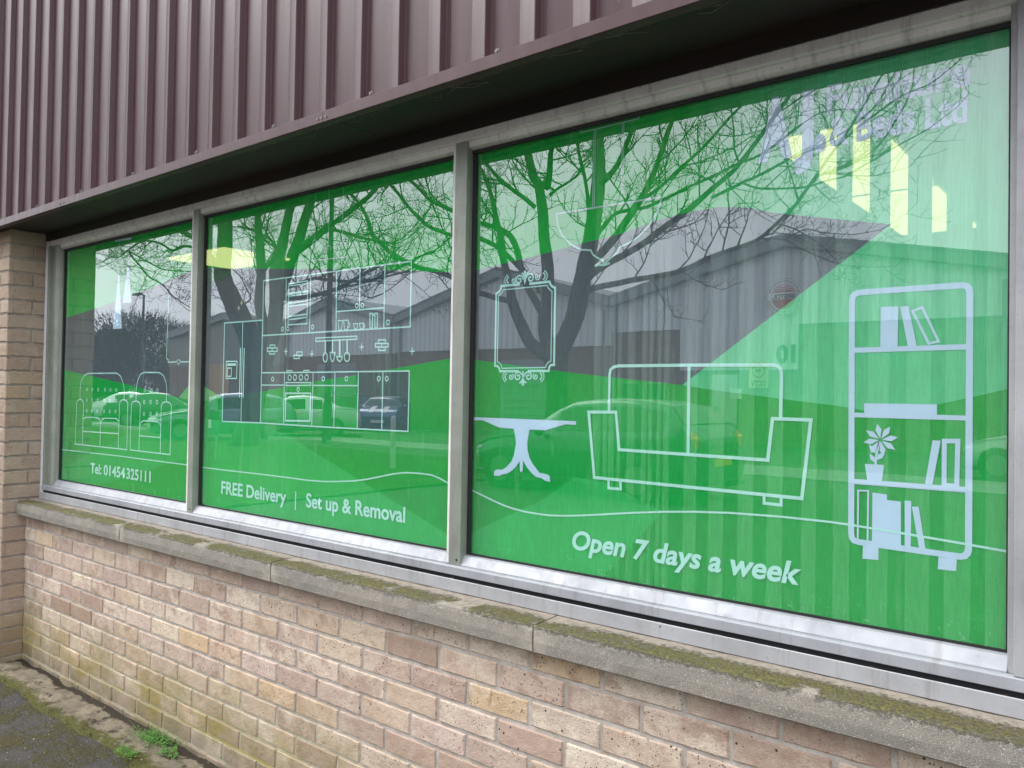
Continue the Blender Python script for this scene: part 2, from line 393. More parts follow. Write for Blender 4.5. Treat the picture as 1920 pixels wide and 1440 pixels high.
# ------------------------------------------------------------------ THE SHOP BUILDING
shop = tag(empty('shop_building', (2, 0, GZ)), 'brick and plum metal clad unit with a green film covered shop window', 'building')
shop.location = (0, 0, 0)
def brick_field(brk, mor, org, U, N, width, rows, start_z, full=.225, wf=None, seed=1):
    """bricks over the face that starts at org, runs along U, faces N; rows = number of 75 mm courses from start_z upwards"""
    rr = random.Random(seed); org = Vector(org); U = Vector(U); N = Vector(N); Z = Vector((0, 0, 1)); J = .010
    for r in range(rows):
        z0 = start_z+r*.075+J/2; z1 = start_z+(r+1)*.075-J/2
        for (a, b) in wf(r):
            a = max(a, 0)+J/2*(a > 0); b = min(b, width)-J/2*(b < width)
            if b-a < .012: continue
            a += rr.uniform(-.0015, .0015)*(a > 0); b += rr.uniform(-.0015, .0015)*(b < width)
            dz = rr.uniform(-.0012, .0012); push = rr.uniform(-.0012, .0012); tilt = rr.uniform(-.0015, .0015)
            nx = max(3, int((b-a)/.014)); nz = 6; sd_ = rr.uniform(0, 90)
            # graded grid with tight rows at the arrises
            def grid(n, L):
                e = .0035; return [0, e]+[e+(L-2*e)*k/(n-2) for k in range(1, n-2)]+[L-e, L]
            gx = grid(nx+2, b-a); gz = grid(nz+2, z1-z0); vs = []
            for j, zz in enumerate(gz):
                for i, xx in enumerate(gx):
                    ex = min(xx, (b-a)-xx); ez = min(zz, (z1-z0)-zz); e = min(ex, ez)
                    wear = .0012+.0025*max(0, noise.noise(Vector(((a+xx)*22+sd_, zz*30, sd_))))
                    d = push+tilt*(xx/(b-a)-.5)+.0007*noise.noise(Vector(((a+xx)*60, zz*60, sd_)))
                    if e < .0018: d -= .0026+wear*1.6
                    jx = .0016*noise.noise(Vector(((a+xx)*35, zz*35, sd_+5))); jz = .0018*noise.noise(Vector(((a+xx)*35, zz*35, sd_+9)))
                    vs.append(org+U*(a+xx+jx)+Z*(z0+zz+dz+jz)+N*d)
            W_ = len(gx); Hh = len(gz); fs = [(j*W_+i, j*W_+i+1, (j+1)*W_+i+1, (j+1)*W_+i) for j in range(Hh-1) for i in range(W_-1)]
            # edges back into the joint
            ring = [i for i in range(W_)]+[j*W_+W_-1 for j in range(1, Hh)]+[(Hh-1)*W_+i for i in range(W_-2, -1, -1)]+[j*W_ for j in range(Hh-2, 0, -1)]
            n0 = len(vs)
            for k in ring: vs.append(vs[k]-N*.016)
            m_ = len(ring)
            for k in range(m_): fs.append((ring[k], n0+k, n0+(k+1) % m_, ring[(k+1) % m_]))
            brk.add(vs, fs)
    # mortar bed behind, slightly uneven
    nx = int(width/.02)+1; nz = int(rows*.075/.0125)+1; vs = []
    for j in range(nz+1):
        for i in range(nx+1):
            xx = width*i/nx; zz = start_z+rows*.075*j/nz
            vs.append(org+U*xx+Z*zz-N*(.0046-.0018*noise.noise(Vector((xx*25, zz*25, 7)))))
    mor.add(vs, [(j*(nx+1)+i, j*(nx+1)+i+1, (j+1)*(nx+1)+i+1, (j+1)*(nx+1)+i) for j in range(nz) for i in range(nx)])
brk, mor = MB(), MB()
X0 = -.24
def wf_wall(r):
    rows_from_top = 10-r      # r = 10 is the course that starts at z = 0
    off = 0 if rows_from_top % 2 == 0 else .1125
    return [(-.225+off+.225*k-X0, off+.225*k-X0) for k in range(-2, 24)]
brick_field(brk, mor, (X0, 0, 0), (1, 0, 0), (0, -1, 0), 4.94, 11, -.75, wf=wf_wall, seed=3)
# the pier on the left: side face looking +x, front face looking -y
pb, pm = MB(), MB()
PF = -.110
brick_field(pb, pm, (X0, PF, 0), (0, 1, 0), (1, 0, 0), .215, 31, -.75,
            wf=lambda r: ([(0, .215)] if r % 2 == 0 else [(0, .118), (.118, .215)]), seed=5)
brick_field(pb, pm, (X0-1.20, PF, 0), (1, 0, 0), (0, -1, 0), 1.20, 31, -.75,
            wf=lambda r: [(-.225*k+1.20-.225-(.1125 if r % 2 else 0), -.225*k+1.20-(.1125 if r % 2 else 0)) for k in range(-1, 7)], seed=6)
brk.build('brick_wall', M_brick, shop, smooth=False)
bw = [o for o in shop.children if o.name.startswith('brick_wall')][0]
mor.build('mortar', M_mortar, bw)
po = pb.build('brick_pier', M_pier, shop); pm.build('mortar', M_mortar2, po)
# inner body of the walls behind the faces
core = MB()
core.box(X0, 4.70, .020, .28, -.75, .05); core.box(X0-1.2, X0-.02, PF+.02, .28, -.75, 1.56)
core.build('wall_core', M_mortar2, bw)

# window sill: four cast stone blocks
def sill_block(x0, x1, k):
    mb = MB(); n = max(6, int((x1-x0)/.016)); prof = [(.075, .070), (-.045, .070), (-.050, .074), (-.052, .10), (-.0505, .128), (-.048, .1375), (-.040, .1412), (-.012, .1425), (.02, .144), (.075, .1465)]
    vs = []
    for i in range(n+1):
        x = x0+(x1-x0)*i/n
        for jj, (y, z) in enumerate(prof):
            a = .0022*noise.noise(Vector((x*18, z*40, k*3+y*20)))+.0012*noise.noise(Vector((x*70, z*90, k)))
            vs.append((x, y+(a if y < .02 else 0), z+.8*a*(z > .12)))
    m_ = len(prof); fs = []
    for i in range(n):
        for j in range(m_): fs.append((i*m_+j, i*m_+(j+1) % m_, (i+1)*m_+(j+1) % m_, (i+1)*m_+j))
    fs.append(tuple(range(m_-1, -1, -1))); fs.append(tuple(range(n*m_, (n+1)*m_)))
    mb.add(vs, fs); return mb.build('window_sill', M_stone, shop, smooth=False)
js = [-.222, .93, 2.047, 3.196, 4.72]
for k in range(4): sill_block(js[k]+.003, js[k+1]-.003, k)
for j in js[1:4]:
    mj = MB(); mj.box(j-.0035, j+.0035, -.044, .074, .072, .1385); mj.build('sill_joint', M_mortar, shop)

# cladding: ribbed steel sheet
def cladding():
    mb = MB(); P = .1593; ph = hit(640+1435/3, 16, 1, -.176).x
    prof = [(0, -.1735), (.002, -.1730), (.092, -.1730), (.095, -.1737), (.149, -.1905), (.1515, -.1915), (.1535, -.1908), (.1583, -.1755)]
    k0 = -36; k1 = 16; pts = []
    for k in range(k0, k1):
        for (dx, y) in prof: pts.append((ph+k*P+dx, y))
    zs = [1.590, 1.9, 2.5, 3.4, 5.2]
    for z in zs:
        for (x, y) in pts: mb.v.append((x, y+.0008*noise.noise(Vector((x*7, 0, z*1.5))), z))
    n = len(pts)
    for j in range(len(zs)-1):
        for i in range(n-1): mb.f.append((j*n+i, j*n+i+1, (j+1)*n+i+1, (j+1)*n+i))
    o = mb.build('cladding', M_clad, shop, face=(0, -1, 0))
    # sheet overlaps: a fine raised lip beside every sixth rib
    lp = MB()
    for k in range(k0, k1):
        x = ph+k*P
        lp.box(x+.011, x+.0128, -.1743, -.1732, 1.590, 5.2) if k % 2 else lp.box(x+.0105, x+.0112, -.1736, -.1732, 1.590, 5.2)
    lp.build('sheet_lap', M_clad, o)
    for k in range(k0+1, k1, 3):
        sc = MB(); x = ph+k*P+.020
        sc.tube([(x, -.173, 1.605), (x, -.1750, 1.605)], .0080, 12); sc.tube([(x, -.1750, 1.605), (x, -.179, 1.605)], .0048, 6)
        sc.build('screw', M_screw, o)
    return ph, P
cladding()
# flashing at the foot of the cladding, in lengths
fl = MB(); fx = [-2.6, .62, 2.48, 4.4, 5.3]
for a, b in zip(fx[:-1], fx[1:]):
    fl.prism_x([(-.150, 1.5865), (-.198, 1.5885), (-.200, 1.587), (-.200, 1.5545), (-.198, 1.553), (-.165, 1.555), (-.165, 1.5565), (-.197, 1.555), (-.1985, 1.5555), (-.1985, 1.5865), (-.197, 1.587), (-.150, 1.585)], a, b-.0012)
fo = fl.build('flashing', M_clad, shop)
for x in (2.455, 2.475, 2.495, .60, .64):
    sc = MB(); sc.tube([(x, -.200, 1.567), (x, -.2025, 1.567)], .0030, 10); sc.build('rivet', M_screw, fo)
sf = MB()
sfx = [-2.6, .62, 2.48, 4.4, 5.3]
for a, b in zip(sfx[:-1], sfx[1:]):
    sf.prism_x([(-.1652, 1.5572), (-.1648, 1.5725), (.064, 1.5725), (.064, 1.5295), (.067, 1.5295), (.067, 1.581), (-.1675, 1.581), (-.1675, 1.5572)], a, b-.002)
sf.build('soffit', M_soffit, shop)
# cobwebs and grit caught along the lip of the soffit
cw = MB()
for k in range(60):
    x = R_.uniform(.2, 4.4); y = R_.uniform(-.164, -.11); z = 1.5722
    pts = [Vector((x+R_.uniform(-.002, .002)+t*R_.uniform(.01, .035), y+t*R_.uniform(-.012, .012), z-R_.uniform(0, .004))) for t in range(4)]
    cw.tube(pts, [.0006, .0008, .0008, .0004], 3)
tag(cw.build('cobweb', mat('cobweb', (.22, .21, .18), .9), shop), kind='stuff')

# window frame
win = MB()
ZT, ZB = 1.483, .250                       # glass opening
Yf = .080
XL, XR = -.243, 4.262
win.box(XL+.03, XR+.2, Yf-.012, .15, 1.504, 1.529)     # head
M1 = (1.256, 1.294); M2 = (2.775, 2.821)
def bead(x0, x1, slope=True):
    a = MB()
    a.prism_x([(Yf+.004, 1.5038), (Yf+.006, 1.487), (.109, 1.4795), (.109, 1.5038)], x0, x1)
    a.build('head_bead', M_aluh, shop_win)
    b = MB(); b.prism_x([(.109, .252), (Yf+.014, .249), (Yf-.002, .2235), (Yf-.002, .2205), (.109, .2205)], x0, x1)
    b.build('sill_bead', M_alu, shop_win)
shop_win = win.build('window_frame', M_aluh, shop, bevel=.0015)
cuts = [(-.10, 1.2460), (1.2942, 2.7650), (2.8212, 4.228)]     # daylight width of the three lights
for a, b in cuts: bead(a, b)
sb = MB()
sb.prism_x([(.109, .2203), (Yf-.010, .2203), (Yf-.016, .217), (Yf-.016, .1935), (Yf-.012, .192), (.109, .192)], XL+.03, XR+.2)
sb.build('bottom_rail', M_alu, shop_win, bevel=.001)
lo = MB(); lo.prism_x([(.105, .160), (Yf-.022, .160), (Yf-.0225, .1835), (Yf-.0245, .1845), (Yf-.0265, .183), (Yf-.027, .1475), (Yf-.020, .1470), (.105, .1470)], XL+.03, XR+.2)
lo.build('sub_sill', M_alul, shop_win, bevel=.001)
gp = MB(); gp.box(XL+.03, XR+.2, Yf-.006, .104, .1603, .1917); gp.build('drip_gap_shade', M_gasket_shade, shop_win)  # black box filling the gap, painted stand-in for the shade there
def vert(name, prof, m, z0=.2206, z1=1.5037): 
    a = MB(); a.prism_z(prof, z0, z1); return a.build(name, m, shop_win, bevel=.001)
# left jamb
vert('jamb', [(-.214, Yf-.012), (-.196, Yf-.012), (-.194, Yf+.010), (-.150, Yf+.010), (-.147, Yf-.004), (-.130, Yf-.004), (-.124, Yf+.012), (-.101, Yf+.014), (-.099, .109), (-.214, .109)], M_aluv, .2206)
a = MB()
zz = .146
pts = []
for i in range(120):
    z = .146+i*(1.53-.146)/119; pts.append(Vector((-.2265+.002*noise.noise(Vector((0, 0, z*30))), Yf-.004, z)))
a.tube(pts, [.0135+.002*noise.noise(Vector((3, 0, z*14*.1))) for z in range(120)], 7); a.build('sealant_bead', M_seal, shop_win)
# mullions: a lighter left fin and a wide dull cover
for (x0, x1) in (M1, M2):
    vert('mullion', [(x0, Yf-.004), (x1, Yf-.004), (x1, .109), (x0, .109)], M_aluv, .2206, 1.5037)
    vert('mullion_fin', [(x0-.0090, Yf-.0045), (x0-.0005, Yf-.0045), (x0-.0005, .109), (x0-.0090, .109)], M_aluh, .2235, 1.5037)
    sc = MB(); sc.tube([(x1-.014, Yf-.0042, .237), (x1-.014, Yf-.0052, .237)], .0038, 10); sc.build('screw_hole', M_gasket_shade, shop_win)
# right jamb
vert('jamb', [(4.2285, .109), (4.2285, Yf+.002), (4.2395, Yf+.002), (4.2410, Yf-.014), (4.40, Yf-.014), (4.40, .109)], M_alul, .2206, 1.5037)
# gaskets, and glass
for (a0, b0) in cuts:
    g = MB()
    g.box(a0, b0, .1045, .1095, ZB+.0022, ZB+.007); g.box(a0, b0, .100, .1095, 1.4795-.010, 1.4793)
    g.box(a0+.0004, a0+.014, .1040, .1095, ZB+.0072, 1.4692); g.box(b0-.005, b0-.0004, .1040, .1095, ZB+.0072, 1.4692)
    g.build('gasket', M_gasket_shade, shop_win)
    p = MB(); p.add([(a0, GY, .21), (b0, GY, .21), (b0, GY, 1.50), (a0, GY, 1.50)], [(0, 1, 2, 3)])
    p.build('window_pane', M_glass, shop_win, face=(0, -1, 0))
# grime, dead leaves in the drip gap
gr = MB()
for k in range(70):
    x = 1.0+3.3*(R_.random()**.6); y = Yf-.016+R_.uniform(-.010, .004); z = .181+R_.uniform(-.004, .002)
    s_ = R_.uniform(.003, .009); a = R_.uniform(0, 6.28)
    d = Vector((math.cos(a), math.sin(a)*.6, R_.uniform(-.4, .4)))*s_; e = Vector((0, .3, 1))*s_*.35
    c = Vector((x, y, z)); gr.add([c-d, c+e, c+d, c-e], [(0, 1, 2, 3)])
tag(gr.build('leaf_litter', mat('dead_leaf', (.12, .055, .028), .9), shop), kind='stuff')

# ------------------------------------------------------------------ printed film
FY = .1165
def fp(px, py, y=None): h = hit(px, py, 1, GY if y is None else y); return (h.x, h.z)
def clip(poly, x0, x1, z0, z1):
    def cut(P, inside, inter):
        out = []
        for i in range(len(P)):
            a, b = P[i-1], P[i]
            if inside(b):
                if not inside(a): out.append(inter(a, b))
                out.append(b)
            elif inside(a): out.append(inter(a, b))
        return out
    def ix(v): return lambda a, b: (v, a[1]+(b[1]-a[1])*(v-a[0])/(b[0]-a[0]))
    def iz(v): return lambda a, b: (a[0]+(b[0]-a[0])*(v-a[1])/(b[1]-a[1]), v)
    for ins, it in ((lambda p: p[0] >= x0, ix(x0)), (lambda p: p[0] <= x1, ix(x1)), (lambda p: p[1] >= z0, iz(z0)), (lambda p: p[1] <= z1, iz(z1))):
        poly = cut(poly, ins, it)
        if len(poly) < 3: return []
    return poly
films = [empty('window_film', (0, 0, 0), 0, shop) for _ in cuts]
def region(name, pts, m, y=FY, only=None, plane=False):
    P = pts if plane else [fp(*p) for p in pts]
    for i, (a0, b0) in enumerate(cuts):
        if only is not None and i not in only: continue
        c = clip(P, a0-.01, b0+.01, .21, 1.5)
        if len(c) < 3: continue
        cc = [c[0]]
        for p_ in c[1:]:
            if (p_[0]-cc[-1][0])**2+(p_[1]-cc[-1][1])**2 > 1e-10: cc.append(p_)
        tri = tessellate_polygon([[Vector((x, z, 0)) for x, z in cc]])
        mb = MB(); mb.add([(x, y, z) for x, z in cc], [t for t in tri])
        mb.build(name, m, films[i], face=(0, -1, 0))
def S(off, sc, pts): return [(off[0]+x/sc, off[1]+y/sc) for x, y in pts]
B1 = [(60, 615), (117, 597), (187, 575), (250, 550), (300, 532), (355, 507), (375, 502), (560, 504), (700, 505), (843, 510), (862, 511), (882, 508), (1014, 476), (1091, 455), (1160, 438), (1234, 411), (1293, 396), (1347, 387), (1400, 388), (1448, 398), (1557, 409), (1669, 420)]
TIP = (1669, 420); KN = (1277, 722)
B2a = [(60, 682), (112, 692), (237, 721), (332, 746)]
TRI = [(332, 746), (360, 712), (414, 745), (372, 753.5)]
B2b = [(414, 745), (489, 734), (585, 715), (669, 703), (842, 672), (860, 670), (876, 673), (1071, 699), KN]
B3 = [KN, (1340, 732), (1450, 746), (1584, 763), (1619, 770), (1660, 768), (1754, 759), (1855, 737), (1960, 712)]
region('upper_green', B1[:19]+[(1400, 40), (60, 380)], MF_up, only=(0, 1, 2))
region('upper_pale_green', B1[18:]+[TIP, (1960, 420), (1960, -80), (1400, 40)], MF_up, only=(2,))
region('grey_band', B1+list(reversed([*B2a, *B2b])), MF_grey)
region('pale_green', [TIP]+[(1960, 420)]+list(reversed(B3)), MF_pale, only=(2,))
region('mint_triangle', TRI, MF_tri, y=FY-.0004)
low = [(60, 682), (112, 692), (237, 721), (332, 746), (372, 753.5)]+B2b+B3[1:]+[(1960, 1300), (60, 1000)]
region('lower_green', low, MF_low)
region('light_facet', [(486, 793), (539, 818), (766, 959), (850, 1010), (850, 1060), (365, 980), (365, 785)], MF_low2, y=FY-.0004, only=(1,))
region('light_facet', [(878, 1000), (1010, 940), (1075, 895), (1130, 905), (1240, 960), (1110, 1100), (862, 1048)], MF_low2, y=FY-.0004, only=(2,))
region('light_facet', [(107, 880), (170, 850), (262, 800), (350, 800), (346, 860), (200, 905), (104, 915)], m_film('film_green_facet', (.030, .49, .130)), y=FY-.0004, only=(0,))
region('sage_patch', [(372, 503), (437, 503.5), (437, 513), (372, 538)], MF_gg, y=FY-.0004, only=(1,))

LV = [0]
def lift():
    LV[0] = (LV[0]+1) % 9; return FY-.0008-.00012*LV[0]
class Art:
    def __init__(s): s.mb = MB()
    def poly(s, pts, plane=False):
        P = pts if plane else [fp(*p) for p in pts]; y = lift()
        tri = tessellate_polygon([[Vector((x, z, 0)) for x, z in P]])
        s.mb.add([(x, y, z) for x, z in P], [t for t in tri])
    def line(s, pts, wmm=5, closed=False, plane=False):
        P = [Vector(p) for p in (pts if plane else [fp(*p) for p in pts])]; y = lift(); h = wmm/2000
        Q = [P[0]]
        for p_ in P[1:]:
            if (p_-Q[-1]).length > 1e-5: Q.append(p_)
        P = Q
        if closed and (P[0]-P[-1]).length < 1e-5: P.pop()
        n = len(P); vs = []
        for i in range(n):
            if closed: a, b, c = P[i-1], P[i], P[(i+1) % n]
            else: a, b, c = P[max(i-1, 0)], P[i], P[min(i+1, n-1)]
            d1 = (b-a).normalized() if (b-a).length > 0 else (c-b).normalized(); d2 = (c-b).normalized() if (c-b).length > 0 else d1
            n1 = Vector((-d1.y, d1.x)); n2 = Vector((-d2.y, d2.x)); mm = n1+n2
            if mm.length < 1e-3: mm = n1
            mm.normalize(); k = min(1/max(mm.dot(n1), .3), 2.2)
            vs += [(b.x+mm.x*h*k, y, b.y+mm.y*h*k), (b.x-mm.x*h*k, y, b.y-mm.y*h*k)]
        fs = [(2*i, 2*i+1, 2*i+3, 2*i+2) for i in range(n-1)]
        if closed: fs.append((2*n-2, 2*n-1, 1, 0))
        s.mb.add(vs, fs)
    def rect(s, x0, y0, x1, y1, wmm=5): s.line([(x0, y0), (x1, y0), (x1, y1), (x0, y1)], wmm, True)
    def ring(s, px, py, rmm, wmm=3.5):
        c = fp(px, py); r = rmm/1000
        s.line([(c[0]+r*math.cos(a*math.pi/8), c[1]+r*math.sin(a*math.pi/8)) for a in range(16)], wmm, True, True)
    def disc(s, px, py, rmm):
        c = fp(px, py); r = rmm/1000
        s.poly([(c[0]+r*math.cos(a*math.pi/8), c[1]+r*math.sin(a*math.pi/8)) for a in range(16)], True)
    def plus(s, px, py, r=9, w_=4):
        c = fp(px, py); r /= 1000
        s.line([(c[0]-r, c[1]), (c[0]+r, c[1])], w_, plane=True); s.line([(c[0], c[1]-r*1.1), (c[0], c[1]+r*1.1)], w_, plane=True)
    def spiral(s, px, py, rmm, a0, turns, cw=1, wmm=3, ex=1.0, dot=True):
        c = fp(px, py); n = 22; P = []
        for i in range(n+1):
            t = i/n; r = rmm/1000*(1-.78*t); a = a0+cw*t*turns*2*math.pi
            P.append((c[0]+r*math.cos(a), c[1]+ex*r*math.sin(a)))
        s.line(P, wmm, plane=True)
        if dot: s.poly([(P[-1][0]+.0028*math.cos(k*math.pi/5), P[-1][1]+.0028*math.sin(k*math.pi/5)) for k in range(10)], True)
    def done(s, name, i, m=None): return s.mb.build(name, m or M_print, films[i], face=(0, -1, 0))

# --- left light: sofa, armchair, lamps, frame corner, wave line
o2 = (0, 680)
def Z2(p): return S(o2, 4, p)
a = Art()
a.line(Z2([(592,275),(592,200),(600,140),(620,100),(650,80),(865,78),(895,100),(912,145),(922,190),(922,275)]))
a.line(Z2([(555,610),(567,305),(573,285),(590,275),(603,277),(616,290),(618,315),(609,608)]))
a.line(Z2([(612,445),(618,422),(636,410),(718,411),(738,424),(747,450),(760,425),(778,416),(862,419),(880,436),(886,455)]))
a.line(Z2([(746,445),(741,622)])); a.line(Z2([(612,515),(882,533)]))
a.line(Z2([(879,645),(889,310),(896,287),(915,277),(940,283),(951,305),(943,653),(555,610)]))
for y_, xs_ in ((200, (645,685,727,778,820,864)), (280, (643,682,723,775,818,861)), (362, (641,680,720,772,815,858))):
    for x_ in xs_: a.ring(x_/4, 680+y_/4+ (x_-645)*.006, 7)
a.done('sofa_drawing', 0)
a = Art()
a.line(Z2([(1012,290),(1015,185),(1028,125),(1048,85),(1075,72),(1190,74),(1218,98),(1238,150),(1243,200),(1240,292)]))
a.line(Z2([(968,655),(979,312),(990,292),(1015,288),(1037,297),(1045,320),(1034,662)]))
a.line(Z2([(1192,682),(1200,325),(1211,300),(1238,293),(1265,301),(1276,326),(1266,690),(968,655)]))
a.line(Z2([(1042,475),(1050,448),(1066,436),(1163,440),(1186,452),(1197,475)])); a.line(Z2([(1038,548),(1195,563)]))
for y_, xs_ in ((207, (1076,1125,1173)), (295, (1073,1121,1170)), (385, (1071,1120,1168))):
    for x_ in xs_: a.ring(x_/4, 680+y_/4, 8)
a.done('armchair_drawing', 0)
o1 = (100, 450)
def Z1(p): return S(o1, 5.335, p)
a = Art()
a.poly(Z1([(640,335),(585,890),(673,884),(650,335)])); a.poly(Z1([(729,270),(682,630),(769,624),(744,270)]))
a.line(Z1([(652,0),(645,335)]), 2); a.line(Z1([(740,-10),(737,270)]), 2); a.poly(Z1([(608,-2),(608,18),(770,-8),(770,-28)]))
a.done('pendant_lamp_drawing', 0, M_printd)
a = Art()
a.line(Z1([(1142,560),(1122,1180),(1140,1200),(1138,1222),(1222,1219)])); a.line(Z1([(1258,1219),(1345,1217)])); a.line(Z1([(1222,1205),(1240,1197),(1258,1205),(1252,1228),(1240,1248),(1228,1228),(1222,1205)]), 3)
a.done('picture_frame_drawing', 0)
a = Art(); a.line([(100,841),(106,842),(220,855),(300,865.5),(350,872)], 4.5); a.done('wave_line', 0)

# --- middle light: kitchen
A4 = lambda p: S((400, 480), 8.727, p)
B4 = lambda p: S((600, 480), 6.857, p)
C4 = lambda p: S((400, 640), 8, p)
D4 = lambda p: S((600, 660), 9, p)
region('glass_door_tint', [(629,510),(719,497),(717,577),(629,584)], MF_teal, y=FY-.0006, only=(1,))
region('fridge_tint', [(418.7,605.5),(490,600),(486,793),(414.4,790)], MF_teal, y=FY-.0006, only=(1,))
region('cupboard_tint', [(669.8,697),(765.5,695.5),(763,809),(667.5,804.5)], MF_slate, y=FY-.0006, only=(1,))
a = Art()
a.line([(492,526),(769,489.5),(767,612.4),(490,629)], 5, True)
a.line([(534.6,521),(533,626)]); a.line([(580.5,515),(578.5,623)]); a.line([(629,509),(628,620)]); a.line([(719.8,496.5),(717.5,615)])
a.line([(539,532),(575,526.5),(573.6,606.6),(538,609)], 5, True)
for y0, hgt in ((533.5, 3), (548, 6), (553, 3), (566, 4), (572, 3), (591, 3.5), (597, 3.5)):
    a.line([(539.5, y0+2.2), (574, y0-2.2)], hgt*1.4)
a.line([(629,584),(717,577)]); a.line([(673,502.5),(672,579)])
for q_ in ((666.6,573),(677,572),(725,604),(527.5,617),(537.5,616),(584,613)): a.ring(*q_, 7.5, 4)
a.done('wall_cupboard_drawing', 1)
a = Art()
a.line(B4([(215,830),(275,830),(260,950),(230,950)]), 4, True); a.line(B4([(290,825),(352,825),(342,945),(302,945)]), 4, True); a.line(B4([(352,850),(370,870),(368,900),(350,925)]), 4)
a.line(B4([(412,870),(470,868),(458,938),(428,940)]), 4, True); a.line(B4([(490,864),(545,862),(535,935),(503,936)]), 4, True); a.line(B4([(545,872),(560,890),(556,910),(540,925)]), 4)
a.line(B4([(625,738),(662,738),(656,926),(628,928)]), 5, True); a.line(B4([(690,735),(724,735),(720,924),(690,925)]), 5, True); a.line(B4([(662,758),(688,756)]), 5)
a.done('crockery_drawing', 1)
a = Art()
a.line([(590,633.8),(667,630),(667,635.8),(590,639.7)], 4.5, True)
for x_ in (55, 148, 332): a.line(B4([(x_, 1085), (x_, 1240)]), 7)
a.line(B4([(237,1085),(237,1290)]), 9)
def ell(cx, cy, rx, ry): return [(cx+rx*math.cos(k*math.pi/10), cy+ry*math.sin(k*math.pi/10)) for k in range(20)]
a.line(B4(ell(52,1302,27,58)), 5, True); a.line(B4([(114,1240),(178,1240),(172,1290),(158,1345),(145,1358),(132,1345),(118,1290)]), 5, True)
a.line(B4([(200,1293),(272,1293),(262,1330),(237,1358),(210,1330)]), 6, True); a.line(B4([(330,1240),(352,1250),(364,1272),(362,1325),(345,1352),(318,1352),(300,1325),(300,1272),(310,1250)]), 5, True)
a.done('utensil_rack_drawing', 1)
for q_ in ((533.8,658.8),(582.5,663.5),(675.8,650.3),(770.6,658.6)):
    a = Art(); a.plus(*q_, 11); a.done('cross_mark', 1)
M_yp = mat('yellow_print', (.40, .47, .30), .6)
for q_ in ((451,567.7),(445.8,577.4)):
    a = Art(); a.plus(*q_, 9); a.done('cross_mark', 1, M_yp)
for quads, f_ in (([(830,55,905,96),(790,98,864,148),(864,98,940,148),(825,150,903,190)], C4), ([(1235,158,1316,210),(1190,208,1273,256)], C4), ([(735,1078,828,1123),(697,1124,778,1168),(778,1124,862,1168),(737,1170,822,1212)], B4)):
    a = Art()
    for (x0, y0, x1, y1) in quads: (p0, p1) = f_([(x0, y0), (x1, y1)]); a.rect(p0[0], p0[1], p1[0], p1[1], 4.5)
    a.done('brick_motif', 1)
a = Art()
a.line([(418.7,605.5),(490,600),(486,793),(414.4,790)], 5, True); a.line([(453,603.5),(449.4,791)], 4)
a.line(C4([(391,98),(375,845)]), 6); a.line(C4([(447,98),(428,848)]), 6)
a.line(C4([(178,300),(340,300),(330,556),(172,556)]), 4.5, True); a.poly(C4([(195,332),(320,330),(319,366),(194,366)])); a.line(C4([(195,400),(258,400),(250,524),(190,524)]), 4.5, True)
a.done('fridge_drawing', 1)
a = Art()
a.line([(488,699),(600,697.8),(765.5,695.5),(763,809),(600,800.5),(486,793)], 5)
for p_, q_ in (((531,699),(529,795)),((584.8,698),(582,799)),((625.8,698),(623.5,801.5)),((669.8,697),(667.5,804)),((716,696.7),(713.5,806.5))): a.line([p_, q_], 4.5)
a.line([(487.5,722),(530,722)], 4.5); a.line([(584.7,722.7),(669,723)], 4.5)
a.line(C4([(1085,466),(1086,440),(1164,440),(1165,466)]), 4); a.line(C4([(1337,462),(1338,437),(1420,437),(1420,462)]), 4)
for q_ in ((508.7,710.6),(603.7,710),(647,710),(708,709.8),(722.8,710),(557,730)): a.ring(*q_, 7.5, 4)
for q_ in ((541,707.9),(550.9,707.7),(562.1,707.5),(572.5,707.5)): a.ring(*q_, 10, 4.2)
a.line(C4([(1070,618),(1443,618),(1443,660),(1070,662)]), 4.5, True); a.line(C4([(1067,778),(1442,780),(1430,1195),(1060,1190)]), 6, True)
a.done('kitchen_counter_drawing', 1)
a = Art()
a.line([(590,350),(588,453)], 2); a.line([(615,343),(614,464)], 2); a.line([(641.7,337),(639.8,456)], 2); a.line([(577,487),(600,487),(648,481)], 3)
for q_ in ((588,458),(614,469),(639.5,461)):
    c = fp(*q_); a.line([(c[0]+.013*math.cos(k*math.pi/8), c[1]+.004+.013*math.sin(k*math.pi/8)) for k in range(-1, 10)], 3, plane=True)
a.done('hanging_light_drawing', 1, M_prints)
a = Art(); a.line([(360,874),(367,875),(430,883),(485,889),(540,896),(577,901),(605,903),(631,903),(660,902),(685,899),(710,894),(734,889),(755,886.5),(774,887),(791,888.5),(807,891),(822,897),(834,904),(846,910)], 4.5); a.done('wave_line', 1)

# --- right light
E5 = lambda p: S((860, 200), 3.692, p)
F9 = lambda p: S((910, 490), 9.6, p)
G9 = lambda p: S((910, 620), 12, p)
a = Art()
a.line(E5([(812,148),(835,160),(838,177),(1238,78),(1238,55),(1272,50),(1275,32)]), 3)
for q_ in (((930,157),(920,690)),((940,155),(932,688))): a.line(E5(q_), 2.5)
for q_ in (((1126,108),(1120,600)),((1137,105),(1130,600))): a.line(E5(q_), 2.5)
a.done('lamp_rod_drawing', 2, M_prints)
a = Art()
a.line(E5([(1400,622),(670,740),(680,820),(708,888),(765,948),(838,988),(908,992),(922,1022),(955,1046),(990,1060),(1000,1085),(1035,1055),(1065,1030),(1095,1005),(1110,968),(1165,945),(1235,900),(1312,820),(1372,720),(1400,622)]), 5)
a.line(E5([(938,1102),(962,1092),(1000,1095),(1040,1080)]), 7)
a.done('pendant_bowl_drawing', 2, M_prints)
a = Art()
